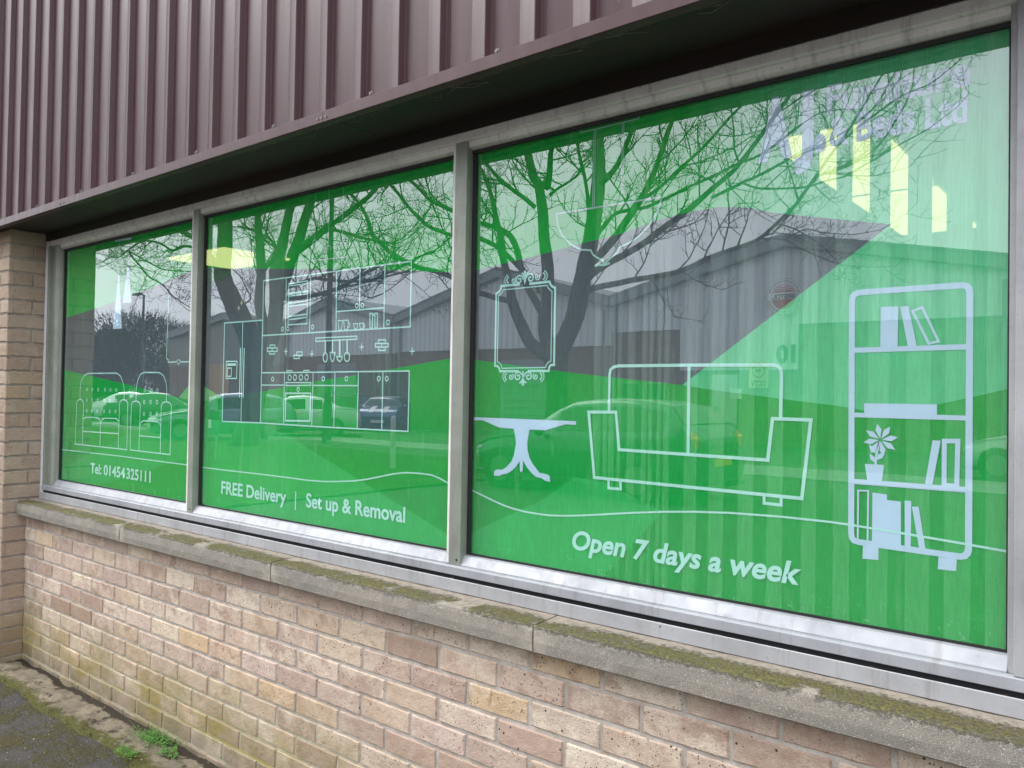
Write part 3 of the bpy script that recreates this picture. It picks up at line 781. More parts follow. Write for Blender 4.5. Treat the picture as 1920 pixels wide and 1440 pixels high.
a.line(F9([(600,410),(265,440),(258,490),(230,540),(175,575)])+G9([(190,790),(240,792),(285,840),(300,910),(720,910)]), 6.5)
a.line(F9([(770,400),(1135,362),(1150,410),(1182,450),(1235,470)])+G9([(1520,770),(1450,770),(1410,820),(1400,905),(930,905)]), 6.5)
a.line(F9([(215,620),(270,572),(300,510),(1090,428),(1122,490),(1180,535)])+G9([(1450,680),(1390,712),(1345,770),(1330,825),(350,845),(330,780),(290,722),(242,697)]), 3, True)
# scroll crest above and below
for f_, sgn, cy in ((F9, 1, 320), (None, -1, 0)):
    f = F9 if sgn == 1 else G9; pts = (((588, 330), (790, 300)), ((490, 340), (925, 280)), ((410, 330), (1010, 265))) if sgn == 1 else (((710, 1030), (945, 1028)), ((548, 1035), (1105, 1030)), ((470, 1030), (1190, 1025)))
    (l1, r1), (l2, r2), (l3, r3) = pts
    a.spiral(*f([l1])[0], 15, 0 if sgn > 0 else .3, 1.3, 1, 4.5, 1); a.spiral(*f([r1])[0], 15, math.pi, 1.3, -1, 4.5, 1)
    a.spiral(*f([l2])[0], 10, 1.0, 1.2, -1, 3.5); a.spiral(*f([r2])[0], 10, 2.1, 1.2, 1, 3.5)
    for (c_, s2) in ((l3, 1), (r3, -1)):
        c0 = fp(*f([c_])[0])
        for k, rr in enumerate((.013, .021)):
            a.line([(c0[0]+s2*(.004-rr*math.cos(t)), c0[1]+rr*.85*math.sin(t)) for t in [(-1.1+.22*j) for j in range(11)]], 4-k, plane=True)
if True:
    top = F9([(690,150),(715,190),(700,260),(710,340),(688,420),(670,340),(678,260),(668,190)]); a.poly(top)
    a.line(F9([(690,300),(665,235),(635,205)]), 5); a.line(F9([(690,300),(720,235),(760,190)]), 5)
    a.poly(G9([(822,890),(838,940),(832,1060),(838,1150),(850,1215),(820,1245),(790,1215),(806,1150),(808,1060),(804,940)]))
    a.line(G9([(815,1090),(785,1150),(745,1180)]), 5); a.line(G9([(828,1090),(855,1150),(900,1170)]), 5)
a.done('mirror_drawing', 2)
a = Art()
T7 = lambda p: S((860, 740), 7.111, p)
a.poly(T7([(190,300),(1552,355),(1550,402),(1410,395),(1145,475),(930,465),(900,640),(905,740),(930,840),(970,920),(1060,1040),(1170,1065),(1200,1090),(1207,1165),(1140,1150),(1090,1115),(1020,1100),(950,1040),(890,960),(845,880),(837,1020),(820,1035),(803,1020),(800,890),(750,960),(700,1010),(640,1050),(560,1065),(530,1085),(457,1080),(460,1020),(490,1000),(570,1000),(630,960),(690,890),(725,800),(750,650),(740,550),(718,455),(530,440),(310,342),(190,342)]))
a.done('table_drawing', 2, M_printd)
a = Art()
a.line([(1101.8,772.5),(1153,773),(1158.8,843.3),(1438,863),(1447,785),(1519,787.5),(1502,935),(1112.4,895.6)], 8, True)
a.line([(1140,772),(1141,702),(1143,693),(1149,688),(1158,686),(1290,684.5),(1448,684),(1457,686),(1462,692),(1464,702),(1462,784)], 8); a.line([(1290,685),(1288,852)], 8)
a.line([(1139,899),(1139,915.5),(1161.5,917.5),(1161.5,902)], 7); a.line([(1431,930),(1431,944),(1463,947.5),(1463,933)], 7)
a.done('settee_drawing', 2)
a = Art()
H2 = lambda p: S((1520, 740), 2.4, p)
I8 = lambda p: S((1340, 450), 3.692, p)
a.line([(1596,562),(1598,554),(1605,549),(1614,547.5),(1803,534),(1811,535.5),(1816,540),(1817.5,549),(1815,1030),(1813,1038),(1808,1043),(1800,1044.5),(1609,1017),(1600,1014),(1596,1009),(1594.5,1000)], 12.5, True)
a.line([(1601,656.5),(1812,650)], 11); a.line([(1601,778),(1812,784)], 10); a.line([(1599,903),(1812,919)], 11)
a.poly(I8([(1145,462),(1268,458),(1262,745),(1142,745)])); a.poly(I8([(1280,460),(1337,455),(1397,740),(1335,740)]))
a.line(I8([(1366,490),(1432,464),(1545,700),(1478,716)]), 5, True); a.poly(I8([(1030,1130),(1535,1138),(1535,1215),(1030,1205)]))
a.poly(H2([(240,312),(327,317),(316,402),(253,396)])); a.line(H2([(288,315),(292,280),(297,250),(306,215)]), 4.5)
for c_, d_ in (((262,265),(288,308)),((258,225),(294,268)),((330,258),(293,295))):
    (p0, p1) = H2([c_, d_]); q0, q1 = Vector(fp(*p0)), Vector(fp(*p1)); n_ = Vector((-(q1-q0).y, (q1-q0).x))*.22
    a.poly([tuple(q0), tuple((q0+q1)/2+n_), tuple(q1), tuple((q0+q1)/2-n_)], True)
fc = fp(*H2([(311,204)])[0])
for k in range(8):
    t = k*math.pi/4+.2; L_ = .036; d_ = Vector((math.cos(t), math.sin(t))); n_ = Vector((-d_.y, d_.x))*.0062; c_ = Vector(fc)
    a.poly([tuple(c_+d_*.003), tuple(c_+d_*L_*.6+n_), tuple(c_+d_*L_*.98), tuple(c_+d_*L_*.6-n_)], True)
a.poly(H2([(546,205),(583,208),(545,408),(512,404)])); a.line(H2([(599,209),(660,209),(655,412),(598,408)]), 9, True)
a.line(H2([(211,432),(256,434),(253,668),(209,664)]), 3.5, True); a.poly(H2([(275,442),(340,450),(340,475),(403,482),(403,700),(272,682)]))
a.poly(H2([(420,477),(450,480),(447,700),(420,697)])); a.poly(H2([(453,505),(483,505),(515,705),(487,702)]))
a.poly(H2([(232,680),(302,690),(302,746),(230,740)])); a.poly(H2([(572,732),(655,742),(652,796),(570,787)]))
a.done('bookcase_drawing', 2, M_printd)
a = Art(); a.line([(860,906),(871,913),(898,927),(925,940),(943,948),(960,954),(983,960),(1007,964),(1030,966.8),(1054,967.5),(1085,967),(1116,965.6),(1180,962),(1241,960),(1300,960),(1366,962),(1460,969),(1554,979),(1589,984),(1700,1002),(1800,1019),(1889,1035)], 4.8); a.done('wave_line', 2)

# lettering
def text(s, x0, x1, zb, cap, m, parent, y, name='lettering', bold=.0, shear=0, n=-1, ref='H'):
    """sets the words in the plane y between x0 and x1, baseline zb, capitals cap high; n=-1 faces the street"""
    c = bpy.data.curves.new(name, 'FONT'); c.body = s; c.size = 1; c.offset = bold; c.shear = shear; c.resolution_u = 4
    t = bpy.data.objects.new(name, c); COL.objects.link(t); bpy.context.view_layer.update()
    dg = bpy.context.evaluated_depsgraph_get(); me = bpy.data.meshes.new_from_object(t.evaluated_get(dg))
    bpy.data.objects.remove(t); me.name = name
    xs = [v.co.x for v in me.vertices]; a_, b_ = min(xs), max(xs); kz = cap/.70
    for v in me.vertices:
        q_ = (v.co.x-a_)/(b_-a_); xx = x0+(x1-x0)*q_; v.co = (xx, y, zb+v.co.y*kz)
    me.materials.clear(); me.materials.append(m); me.update()
    o = bpy.data.objects.new(name, me); COL.objects.link(o)
    if parent: o.parent = parent
    return o
TY = FY-.0022
text('Tel:', .253, .372, .3135, .050, M_print, films[0], TY, bold=.022)
text('01454', .398, .620, .3135, .050, M_print, films[0], TY, bold=.022)
text('325111', .634, .866, .3135, .050, M_print, films[0], TY, bold=.022)
text('FREE Delivery', 1.453, 1.897, .3155, .050, M_print, films[1], TY, bold=.022)
text('|', 1.952, 1.958, .3155, .050, M_print, films[1], TY, bold=.022)
text('Set up & Removal', 2.018, 2.542, .3155, .050, M_print, films[1], TY, bold=.022)
text('Open 7 days a week', 3.201, 3.826, .3175, .050, M_print, films[2], TY, bold=.028, shear=.22)
text('A', 3.716, 3.796, 1.303, .128, M_printd, films[2], TY, bold=.065)
text('J.', 3.800, 3.872, 1.303, .128, M_printd, films[2], TY, bold=.06)
text('Furniture', 3.872, 4.155, 1.376, .062, M_printd, films[2], TY, bold=.032)
text('& Beds Ltd', 3.878, 4.150, 1.303, .062, M_printd, films[2], TY, bold=.032)

# ------------------------------------------------------------------ inside the shop
room = MB(); rx0, rx1, ry0, ry1, rz0, rz1 = -7.2, 9.2, .30, 11.0, GZ+.05, 2.45
room.add([(rx0,ry0,rz0),(rx1,ry0,rz0),(rx1,ry1,rz0),(rx0,ry1,rz0)], [(0,1,2,3)]); room.build('shop_floor', mat('carpet', (.10,.11,.13), .95), shop)
room = MB(); room.add([(rx0,ry0,rz1),(rx1,ry0,rz1),(rx1,ry1,rz1),(rx0,ry1,rz1)], [(3,2,1,0)]); room.build('ceiling', mat('ceiling_white', (.55,.56,.55), .9), shop)
room = MB(); room.add([(rx0,ry0,rz0),(rx0,ry1,rz0),(rx0,ry1,rz1),(rx0,ry0,rz1)], [(0,1,2,3)]); room.add([(rx1,ry0,rz0),(rx1,ry1,rz0),(rx1,ry1,rz1),(rx1,ry0,rz1)], [(3,2,1,0)]); room.add([(rx0,ry1,rz0),(rx1,ry1,rz0),(rx1,ry1,rz1),(rx0,ry1,rz1)], [(0,1,2,3)])
room.box(rx0, rx1, .285, .30, rz0, .14); room.box(rx0, rx1, .285, .30, 1.53, rz1); room.box(rx0, -.25, .285, .30, .14, 1.53); room.box(4.45, rx1, .285, .30, .14, 1.53)
room.build('interior_wall', mat('plaster', (.42,.44,.42), .9), shop)
rf_ = MB(); rf_.box(rx0-.1, rx1+.1, -.12, ry1+.1, 5.2, 5.3); rf_.box(rx0-.1, rx1+.1, .30, .34, 1.60, 5.2); rf_.box(rx0-.1, rx0, -.1, ry1+.1, GZ, 5.2); rf_.box(rx1, rx1+.1, .3, ry1+.1, GZ, 5.2); rf_.box(rx0-.1, rx1+.1, ry1+.02, ry1+.1, GZ, 5.2)
rf_.build('roof', mat('roof_sheet', (.15,.15,.16), .7), shop)
lg = MB(); lg.box(-.24, 4.4, .125, .284, .135, .155); lg.build('inner_ledge', mat('painted_ledge', (.6,.6,.58), .6), shop)
M_lit = bpy.data.materials.new('lit_diffuser'); M_lit.use_nodes = True
b_ = M_lit.node_tree.nodes['Principled BSDF']; b_.inputs['Emission Color'].default_value = (1, .95, .40, 1); b_.inputs['Emission Strength'].default_value = 1.0; b_.inputs['Base Color'].default_value = (.8,.8,.75,1)
def ceiling_light(x0, x1, y0, y1, z, label):
    e = tag(empty('ceiling_light', ((x0+x1)/2, (y0+y1)/2, z)), label, 'ceiling light')
    hx, hy = (x1-x0)/2, (y1-y0)/2
    f = MB(); f.box(-hx-.03, hx+.03, -hy-.03, hy+.03, .012, .07); f.build('housing', mat('light_housing', (.7,.7,.7), .5), e)
    d = MB(); d.box(-hx, hx, -hy, hy, -.01, .011); d.build('diffuser', M_lit, e)
    return e
ceiling_light(2.60, 3.20, 3.05, 4.60, 2.31, 'yellowish ceiling light behind the blind slats, nearer the glass')
ceiling_light(2.60, 3.20, 4.75, 6.35, 2.31, 'yellowish ceiling light behind the blind slats, deeper in the shop')
ceiling_light(-4.70, -3.50, 3.10, 3.95, 2.31, 'ceiling light glowing through the middle pane near its left mullion')

# vertical blind behind the right light
bl = tag(empty('vertical_blind', (3.6, .215, 1.72)), 'pale vertical blind half drawn behind the right hand green window', 'blind')
M_blind = bpy.data.materials.new('blind_fabric'); M_blind.use_nodes = True
t_ = M_blind.node_tree; t_.nodes.clear(); q = NB(M_blind); o_ = q.n('ShaderNodeOutputMaterial'); d_ = q.n('ShaderNodeBsdfDiffuse'); l_ = q.n('ShaderNodeBsdfTranslucent'); x_ = q.n('ShaderNodeMixShader')
d_.inputs[0].default_value = (.84, .88, .88, 1); l_.inputs[0].default_value = (.84, .88, .86, 1); x_.inputs[0].default_value = .5
q.l(d_.outputs[0], x_.inputs[1]); q.l(l_.outputs[0], x_.inputs[2]); q.l(x_.outputs[0], o_.inputs[0])
rail = MB(); rail.box(-.95, .80, -.02, .02, -.02, .02); rail.build('head_rail', mat('rail_white', (.6, .6, .6), .5), bl)
def slat(pa, pb):
    xa, xb = hit(pa, 900, 1, .215).x-3.6, hit(pb, 900, 1, .215).x-3.6
    mb = MB(); n = 6; th = .0012; vs = []
    for i in range(n+1):
        t = i/n; x = xa+(xb-xa)*t; y = .012*math.sin(t*math.pi)*.5+.010*(t-.5)
        vs += [(x, y, -1.555), (x, y, -.02)]
    mb.add(vs, [(2*i, 2*i+2, 2*i+3, 2*i+1) for i in range(n)])
    sl = mb.build('slat', M_blind, bl, smooth=True)
    w_ = MB(); w_.box(min(xa, xb)+.004, max(xa, xb)-.004, -.004, .008, -1.56, -1.535); w_.build('hem_weight', M_blind, sl)
for pa, pb in ((1283,1304),(1330,1355),(1385,1411),(1440,1466),(1504,1529),(1564,1592),(1627,1664),(1699,1743),(1772,1820),(1849,1888)): slat(pa, pb)
for pa, pb in ((1112,1122),(1131,1135),(1141,1148),(1157,1161),(1176,1186),(1203,1209),(1216,1220),(1232,1236),(1244,1252)): slat(pa, pb)

# things standing on the inner ledge behind the film
M_card = mat('white_card', (.75, .77, .76), .7)
c0 = hit(590, 960, 1, .20)
k = MB(); k.box(-.045, .045, -.002, .002, 0, .145); o_ = k.build('notice_card', M_card)
o_.location = (c0.x, .20, .156); tag(o_, 'upright white notice card on the inner ledge below the words Set up', 'card')
for i, (px, py, a_, lb) in enumerate(((690, 985, .2, 'white sheet of paper lying flat on the inner ledge, left one of the pair'), (740, 985, -.35, 'white sheet of paper lying askew on the inner ledge, right one of the pair'))):
    h = hit(px, py, 2, .157); k = MB(); k.box(-.105, .105, -.05, .05, 0, .0016); o_ = k.build('paper_sheet', M_card)
    o_.location = (h.x, min(max(h.y, .18), .225), .1555+.002*i); o_.rotation_euler = (0, 0, a_); tag(o_, lb, 'paper', 'papers on the inner ledge')
# pale panel standing inside, seen faintly through the middle light
for (pa, pb, lb) in ((466, 488, 'tall narrow pale panel standing inside behind the middle pane, left one'), (494, 520, 'tall narrow pale panel standing inside behind the middle pane, right one')):
    xa, xb = hit(pa, 900, 1, .40).x, hit(pb, 900, 1, .40).x
    k = MB(); k.box(0, xb-xa, 0, .02, 0, 2.2); o_ = k.build('display_panel', M_card, bevel=.002); o_.location = (xa, .40, GZ+.05); tag(o_, lb, 'panel', 'display panels inside the shop')

# ------------------------------------------------------------------ weeds by the wall
def weed(cx, cy, n, spread, name, lb):
    mb = MB(); rr = random.Random(hash(lb) % 999 if False else int(cx*100))
    for i in range(n):
        x = rr.gauss(0, spread*1.3); y = max(-.09, min(.06, rr.gauss(0, spread*.6))); a = rr.uniform(0, 6.28); Lh = rr.uniform(.008, .026)
        base = Vector((x*.7, y*.7, 0)); tip = Vector((x, y, Lh)); d = Vector((math.cos(a), math.sin(a), rr.uniform(.0, .6))).normalized()
        mb.tube([base, tip], [.0007, .0005], 3)
        for k in range(4):
            dd = Vector((math.cos(a+k*1.6), math.sin(a+k*1.6), rr.uniform(.1, .7))).normalized(); s_ = rr.uniform(.004, .0085)
            p = tip.lerp(base, .2*k); sd2 = dd.cross(Vector((0, 0, 1))).normalized()*s_*.42
            mb.add([p, p+dd*s_*.5+sd2, p+dd*s_, p+dd*s_*.5-sd2], [(0, 1, 2, 3)])
    m = bpy.data.materials.get('weed_green')
    if not m:
        m = mat('weed_green', rough=.6, spec=.3); q = NB(m); q.base(q.mix(q.rng(q.noise(60, 3), .35, .65), (.045, .14, .025), (.13, .30, .05)))
    o = mb.build(name, m); o.location = (cx, cy, GZ+.024); tag(o, lb, 'weed')
g1 = hit(292, 1392, 2, GZ+.02); g2 = hit(238, 1416, 2, GZ+.02); g3 = hit(318, 1418, 2, GZ+.02)
weed(g1.x, min(g1.y, -.03), 230, .055, 'weed_clump', 'bright green weed clump at the foot of the brick wall, the largest')
weed(g2.x, g2.y, 70, .035, 'weed_clump', 'small yellow green weed tuft on the strip edge, left of the large clump')
weed(g3.x, min(g3.y, -.02), 60, .03, 'weed_clump', 'small weed tuft against the wall, right of the large clump')
# moss cushions and grit on the near ground
mo = MB(); rr = random.Random(21)
for i in range(2600):
    x = rr.uniform(-1.2, 1.9); y = rr.uniform(-.75, -.005)
    d = noise.noise(Vector((x*4, y*7, 2)))
    band = math.exp(-((y+.205)/.035)**2)+.5*math.exp(-((y+.34+.05*noise.noise(Vector((x*2,0,0))))/.05)**2)
    if rr.random() > band*.9+.25*max(0, d)*2: continue
    r = rr.uniform(.003, .009); h = r*rr.uniform(.35, .7); c = Vector((x, y, GZ+(.016 if y > -.19 else -.002)+.010*noise.noise(Vector((x*2.5, y*2.5, 1)))))
    a0 = rr.uniform(0, 1); n_ = 6; vs = [c+Vector((0, 0, h))]+[c+Vector((r*math.cos(a0+k*2*math.pi/n_)*rr.uniform(.7, 1.2), r*math.sin(a0+k*2*math.pi/n_)*rr.uniform(.7, 1.2), 0)) for k in range(n_)]
    mo.add(vs, [(0, 1+k, 1+(k+1) % n_) for k in range(n_)])
m = mat('moss', rough=1, spec=.1); q = NB(m); q.base(q.mix(q.rng(q.noise(40, 4, .7), .35, .65), (.035, .042, .010), (.12, .135, .022))); q.bump(q.noise(500, 4, .7), 1, .003)
tag(mo.build('moss', m), kind='stuff')
gt = MB()
for i in range(700):
    x = rr.uniform(-1.2, 2.2); y = rr.uniform(-.9, -.01); r = rr.uniform(.0012, .0042)
    c = Vector((x, y, GZ+(.024 if y > -.18 else .002)+.010*noise.noise(Vector((x*2.5, y*2.5, 1)))))
    v = [c+Vector((r*rr.uniform(.6, 1.3)*a, r*rr.uniform(.6, 1.3)*b, r*rr.uniform(.5, 1)*z)) for a, b, z in ((1,0,0),(0,1,0),(-1,0,0),(0,-1,0),(0,0,1))]
    gt.add(v, [(0,1,4),(1,2,4),(2,3,4),(3,0,4)])
m = mat('grit', rough=.9); q = NB(m); g_ = q.n('ShaderNodeNewGeometry'); q.base(q.ramp(g_.outputs['Random Per Island'], [(0, (.08, .07, .06)), (.5, (.22, .18, .14)), (.85, (.40, .36, .30)), (1, (.62, .58, .52))]))
tag(gt.build('grit', m), kind='stuff')

# ------------------------------------------------------------------ OUTSIDE, seen mirrored in the glass
# grass verge and kerb
def sheet(name, pts, z, m):
    mb = MB(); mb.add([(x, y, z) for x, y in pts], [tuple(range(len(pts)))]); return tag(mb.build(name, m), kind='structure')
m = mat('verge_grass', rough=1, spec=.1); q = NB(m); c = q.mix(q.rng(q.noise(1.5, 5), .35, .65), (.035, .065, .015), (.065, .095, .025)); c = q.mix(q.rng(q.noise(30, 4, .7), .4, .7), c, (.09, .085, .035)); q.base(c); q.bump(q.noise(60, 4), 1, .03)
sheet('grass_verge', [(-4.6, -2.6), (-4.6, -11.6), (-60, -13.0), (-60, -2.6)], GZ+.03, m)
m = mat('pale_tarmac', rough=.9); q = NB(m); q.base(q.mix(q.rng(q.noise(3, 4), .3, .7), (.16, .16, .165), (.24, .235, .23)))
sheet('pavement', [(40, -13.2), (40, -15.6), (-70, -15.6), (-70, -13.2)], GZ+.012, m)
m = mat('kerb_concrete', rough=.9); q = NB(m); q.base(q.mix(q.rng(q.noise(8, 4), .3, .7), (.30, .29, .27), (.40, .39, .36)))
kb = MB(); kb.box(-60, -4.4, -13.05, -12.9, GZ-.02, GZ+.10); tag(kb.build('kerb', m), kind='structure')
m = mat('road_paint', (.62, .62, .60), .7)
mk = MB()
for k in range(10):
    x = -44+k*2.7; mk.box(x, x+.10, -23.0, -18.2, GZ+.004, GZ+.009)
tag(mk.build('parking_markings', m), kind='structure')

# the industrial units opposite: ribbed grey cladding over brick, three gables
FYY = -23.78
def m_far():
    m = mat('grey_ribbed_cladding', rough=.5); q = NB(m); s = q.sep()
    st = q.math('FRACT', q.math('MULTIPLY', s[0], 3.3)); c = q.mix(q.rng(st, .55, .75), (.72, .74, .76), (.54, .56, .58))
    c = q.mix(q.rng(q.noise(2, 4, .6, q.obj((2, 1, .25))), .4, .7, 0, .6), c, (.55, .57, .59)); q.base(c); return m
def m_farb():
    m = mat('far_brick', rough=.9); q = NB(m); bt = q.n('ShaderNodeTexBrick'); mp = q.n('ShaderNodeMapping'); mp.inputs['Rotation'].default_value = (math.pi/2, 0, 0)
    q.l(q.obj(), mp.inputs[0]); q.l(mp.outputs[0], bt.inputs[0]); bt.inputs['Scale'].default_value = 2.2; bt.inputs['Color1'].default_value = (.21, .13, .09, 1); bt.inputs['Color2'].default_value = (.15, .10, .075, 1); bt.inputs['Mortar'].default_value = (.19, .165, .14, 1); bt.inputs['Mortar Size'].default_value = .012
    q.base(bt.outputs[0]); return m
MFc, MFb = m_far(), m_farb(); M_fascia = mat('dark_fascia', (.24, .25, .26), .5); M_fr = mat('far_roof', (.22, .23, .24), .7); M_orange = mat('tan_door', (.42, .26, .14), .6); M_blk = mat('black_letter', (.03, .03, .035), .6)
ZA, ZV = 6.02, 4.45
def unit(xl, xa, xr, za, zl, zr, label, brick_top=2.7, Y=FYY, wallm=None, depth=16):
    e = tag(empty('industrial_unit', ((xl+xr)/2, Y, GZ)), label, 'building', 'industrial units across the car park'); ox = (xl+xr)/2
    P = lambda x, y, z: (x-ox, y, z-GZ)
    b = MB(); b.box(xl-ox, xr-ox, -depth, 0, 0, brick_top-GZ); b.build('brick_base', MFb, e)
    c = MB(); c.add([P(xl, .06, brick_top), P(xr, .06, brick_top), P(xr, .06, zr), P(xa, .06, za), P(xl, .06, zl),
                     P(xl, -depth, brick_top), P(xr, -depth, brick_top), P(xr, -depth, zr), P(xa, -depth, za), P(xl, -depth, zl)],
                    [(0, 1, 2, 3, 4), (9, 8, 7, 6, 5), (0, 4, 9, 5), (1, 6, 7, 2), (0, 5, 6, 1)]); c.build('wall_cladding', wallm or MFc, e)
    f = MB()
    for (xa_, za_, xb_, zb_) in ((xl, zl, xa, za), (xa, za, xr, zr)):
        f.add([P(xa_, .10, za_-.30), P(xb_, .10, zb_-.30), P(xb_, .10, zb_+.02), P(xa_, .10, za_+.02), P(xa_, .30, za_-.26), P(xb_, .30, zb_-.26), P(xb_, .30, zb_+.06), P(xa_, .30, za_+.06)],
              [(4, 5, 6, 7), (0, 3, 2, 1), (0, 1, 5, 4), (3, 7, 6, 2)])
    f.build('fascia', M_fascia, e)
    r = MB()
    for (xa_, za_, xb_, zb_) in ((xl, zl, xa, za), (xa, za, xr, zr)):
        r.add([P(xa_, .32, za_+.07), P(xb_, .32, zb_+.07), P(xb_, -depth-.2, zb_+.07), P(xa_, -depth-.2, za_+.07), P(xa_, .32, za_+.15), P(xb_, .32, zb_+.15), P(xb_, -depth-.2, zb_+.15), P(xa_, -depth-.2, za_+.15)],
              [(4, 7, 6, 5), (0, 1, 2, 3), (0, 4, 5, 1), (2, 6, 7, 3), (0, 3, 7, 4), (1, 5, 6, 2)])
    r.build('roof', M_fr, e); return e, ox
def far_details(e, ox, xs, zt):
    for x in xs:
        d = MB(); d.tube([(x-ox, .16, 0), (x-ox, .16, zt-GZ)], .06, 8); d.build('downpipe', M_fascia, e)
u1, ox1 = unit(-11.45, -4.92, 1.5, ZA, ZV, ZV+.25, 'grey ribbed clad unit marked 10 with a round red badge', 3.22)
u2, ox2 = unit(-23.2, -16.95, -11.50, ZA, ZV-.1, ZV, 'middle grey gabled unit, reflected between the two bare trees', 2.75)
u3, ox3 = unit(-31.7, -28.1, -23.25, 5.5, 4.45, ZV-.1, 'smaller grey gabled unit behind the dark lamp column', 2.70)
u4, ox4 = unit(-44, -37.6, -31.75, 5.25, 4.3, 4.45, 'far brownish gabled unit with a tan door, leftmost of the row', 2.3, wallm=mat('brown_cladding', (.21, .185, .165), .6))
uR, oxR = unit(1.6, 9, 22, 5.6, ZV+.25, 4.5, 'grey ribbed clad unit at the right end of the row', 3.3)
far_details(u1, ox1, (-11.25, 1.2), 4.2); far_details(u2, ox2, (-22.9, -11.75), 4.1); far_details(u3, ox3, (-31.4, -23.5), 4.1)
# recessed entrance panel of unit 10
pn = MB(); pn.box(-13-ox1, -4.45-ox1, .08, .14, 1.78-GZ, 3.30-GZ) if False else pn.box(-8.6-ox1, -4.45-ox1, .07, .13, 1.78-GZ, 3.215-GZ); pn.build('wall_cladding', MFc, u1)
dr = MB(); dr.box(-7.4-ox1, -6.5-ox1, .01, .09, .02, 2.35); d_ = dr.build('door', mat('white_door', (.55, .57, .58), .5), u1); hn = MB(); hn.box(-7.25-ox1, -7.2-ox1, .09, .14, 1.0, 1.25); hn.build('handle', M_screw, d_)
for (xx, nm) in ((-9.6, 0), (-10.6, 1)):
    wn = MB(); wn.box(xx-.38-ox1, xx+.38-ox1, .01, .08, 1.0, 2.1); w__ = wn.build('window', M_fascia, u1); pp = MB(); pp.box(xx-.32-ox1, xx+.32-ox1, .08, .095, 1.06, 2.04); pp.build('pane', mat('dark_glass', (.03, .04, .05), .08), w__)
for (e_, ox_, xx, wd, ht) in ((u2, ox2, -15.2, 3.2, 3.0), (u3, ox3, -27.5, 3.0, 3.0), (u4, ox4, -38.6, 3.0, 3.1)):
    d = MB(); d.box(xx-wd/2-ox_, xx+wd/2-ox_, .03, .09, .02, ht)
    for k in range(10): d.box(xx-wd/2-ox_, xx+wd/2-ox_, .09, .115, .15+k*ht/10, .17+k*ht/10)
    d.build('roller_door', M_orange if e_ is u4 else mat('roller_grey', (.24, .25, .27), .5), e_)
# number and badge (written to be read from the car park: x runs backwards for someone facing the wall)
def wall_text(s, xc, zc, wd, cap, m, parent, ox, y=.15, nm='number'):
    return text(s, (xc+wd/2)-ox, (xc-wd/2)-ox, zc-GZ, cap, m, parent, y, nm, bold=.05)
h10 = out_at(1477, 663, 24); wall_text('10', h10.x, h10.z-.27, .62, .52, M_blk, u1, ox1)
lg_ = out_at(1473, 558, 24)
def disc(cx, cz, r, y, m, nm, parent, ox, t=.02, half=None):
    a = [2*math.pi*k/40 for k in range(40)] if not half else [half[0]+(half[1]-half[0])*k/24 for k in range(25)]
    mb = MB(); P = [(cx-ox+r*math.cos(t_), cz-GZ+r*math.sin(t_)) for t_ in a]; n = len(P)
    mb.add([(x, y, z) for x, z in P]+[(x, y-t, z) for x, z in P], [tuple(range(n)), tuple(range(2*n-1, n-1, -1))]+[(i, (i+1) % n, n+(i+1) % n, n+i) for i in range(n)])
    return mb.build(nm, m, parent)
M_red = mat('badge_red', (.40, .03, .03), .6); M_wht = mat('badge_white', (.80, .82, .83), .6)
lb_ = disc(lg_.x, lg_.z, .62, .11, M_wht, 'badge', u1, ox1)
disc(lg_.x, lg_.z, .60, .113, M_fascia, 'rim', lb_, ox1, .004); disc(lg_.x, lg_.z, .575, .119, M_wht, 'face', lb_, ox1, .004)
disc(lg_.x, lg_.z, .43, .1245, M_fascia, 'rim', lb_, ox1, .004); disc(lg_.x, lg_.z, .41, .130, M_wht, 'face', lb_, ox1, .004)
disc(lg_.x, lg_.z, .40, .1355, M_red, 'lower_half', lb_, ox1, .004, (math.pi+.22, 2*math.pi-.22))
st = MB()
for k, (zz, tk) in enumerate(((.36, .022), (.30, .03), (.235, .04), (.165, .055))):
    hw = math.sqrt(max(.40**2-(zz)**2, .01))*.98; st.box(lg_.x-ox1-hw, lg_.x-ox1+hw, .132, .137, lg_.z-GZ+zz-tk/2, lg_.z-GZ+zz+tk/2)
st.build('stripes', M_red, lb_)
t_ = wall_text('BRISTOL', lg_.x, lg_.z-.065, .74, .145, M_blk, lb_, ox1, .137, 'badge_name')
# ring of small lettering marks round the badge
import itertools
rg = MB()
for k in range(46):
    if k in (0, 1, 22, 23, 24): continue
    t2 = 2*math.pi*k/46; c_ = Vector((lg_.x-ox1+.505*math.cos(t2), 0, lg_.z-GZ+.505*math.sin(t2))); rr_ = Vector((math.cos(t2), 0, math.sin(t2))); tt = Vector((-math.sin(t2), 0, math.cos(t2)))
    w2 = .011+.007*((k*7) % 3); Q = [c_-rr_*.03-tt*w2, c_-rr_*.03+tt*w2, c_+rr_*.03+tt*w2, c_+rr_*.03-tt*w2]
    rg.add([(v.x, .1215, v.z) for v in Q], [(0, 1, 2, 3)])
rg.build('ring_lettering', M_blk, lb_)
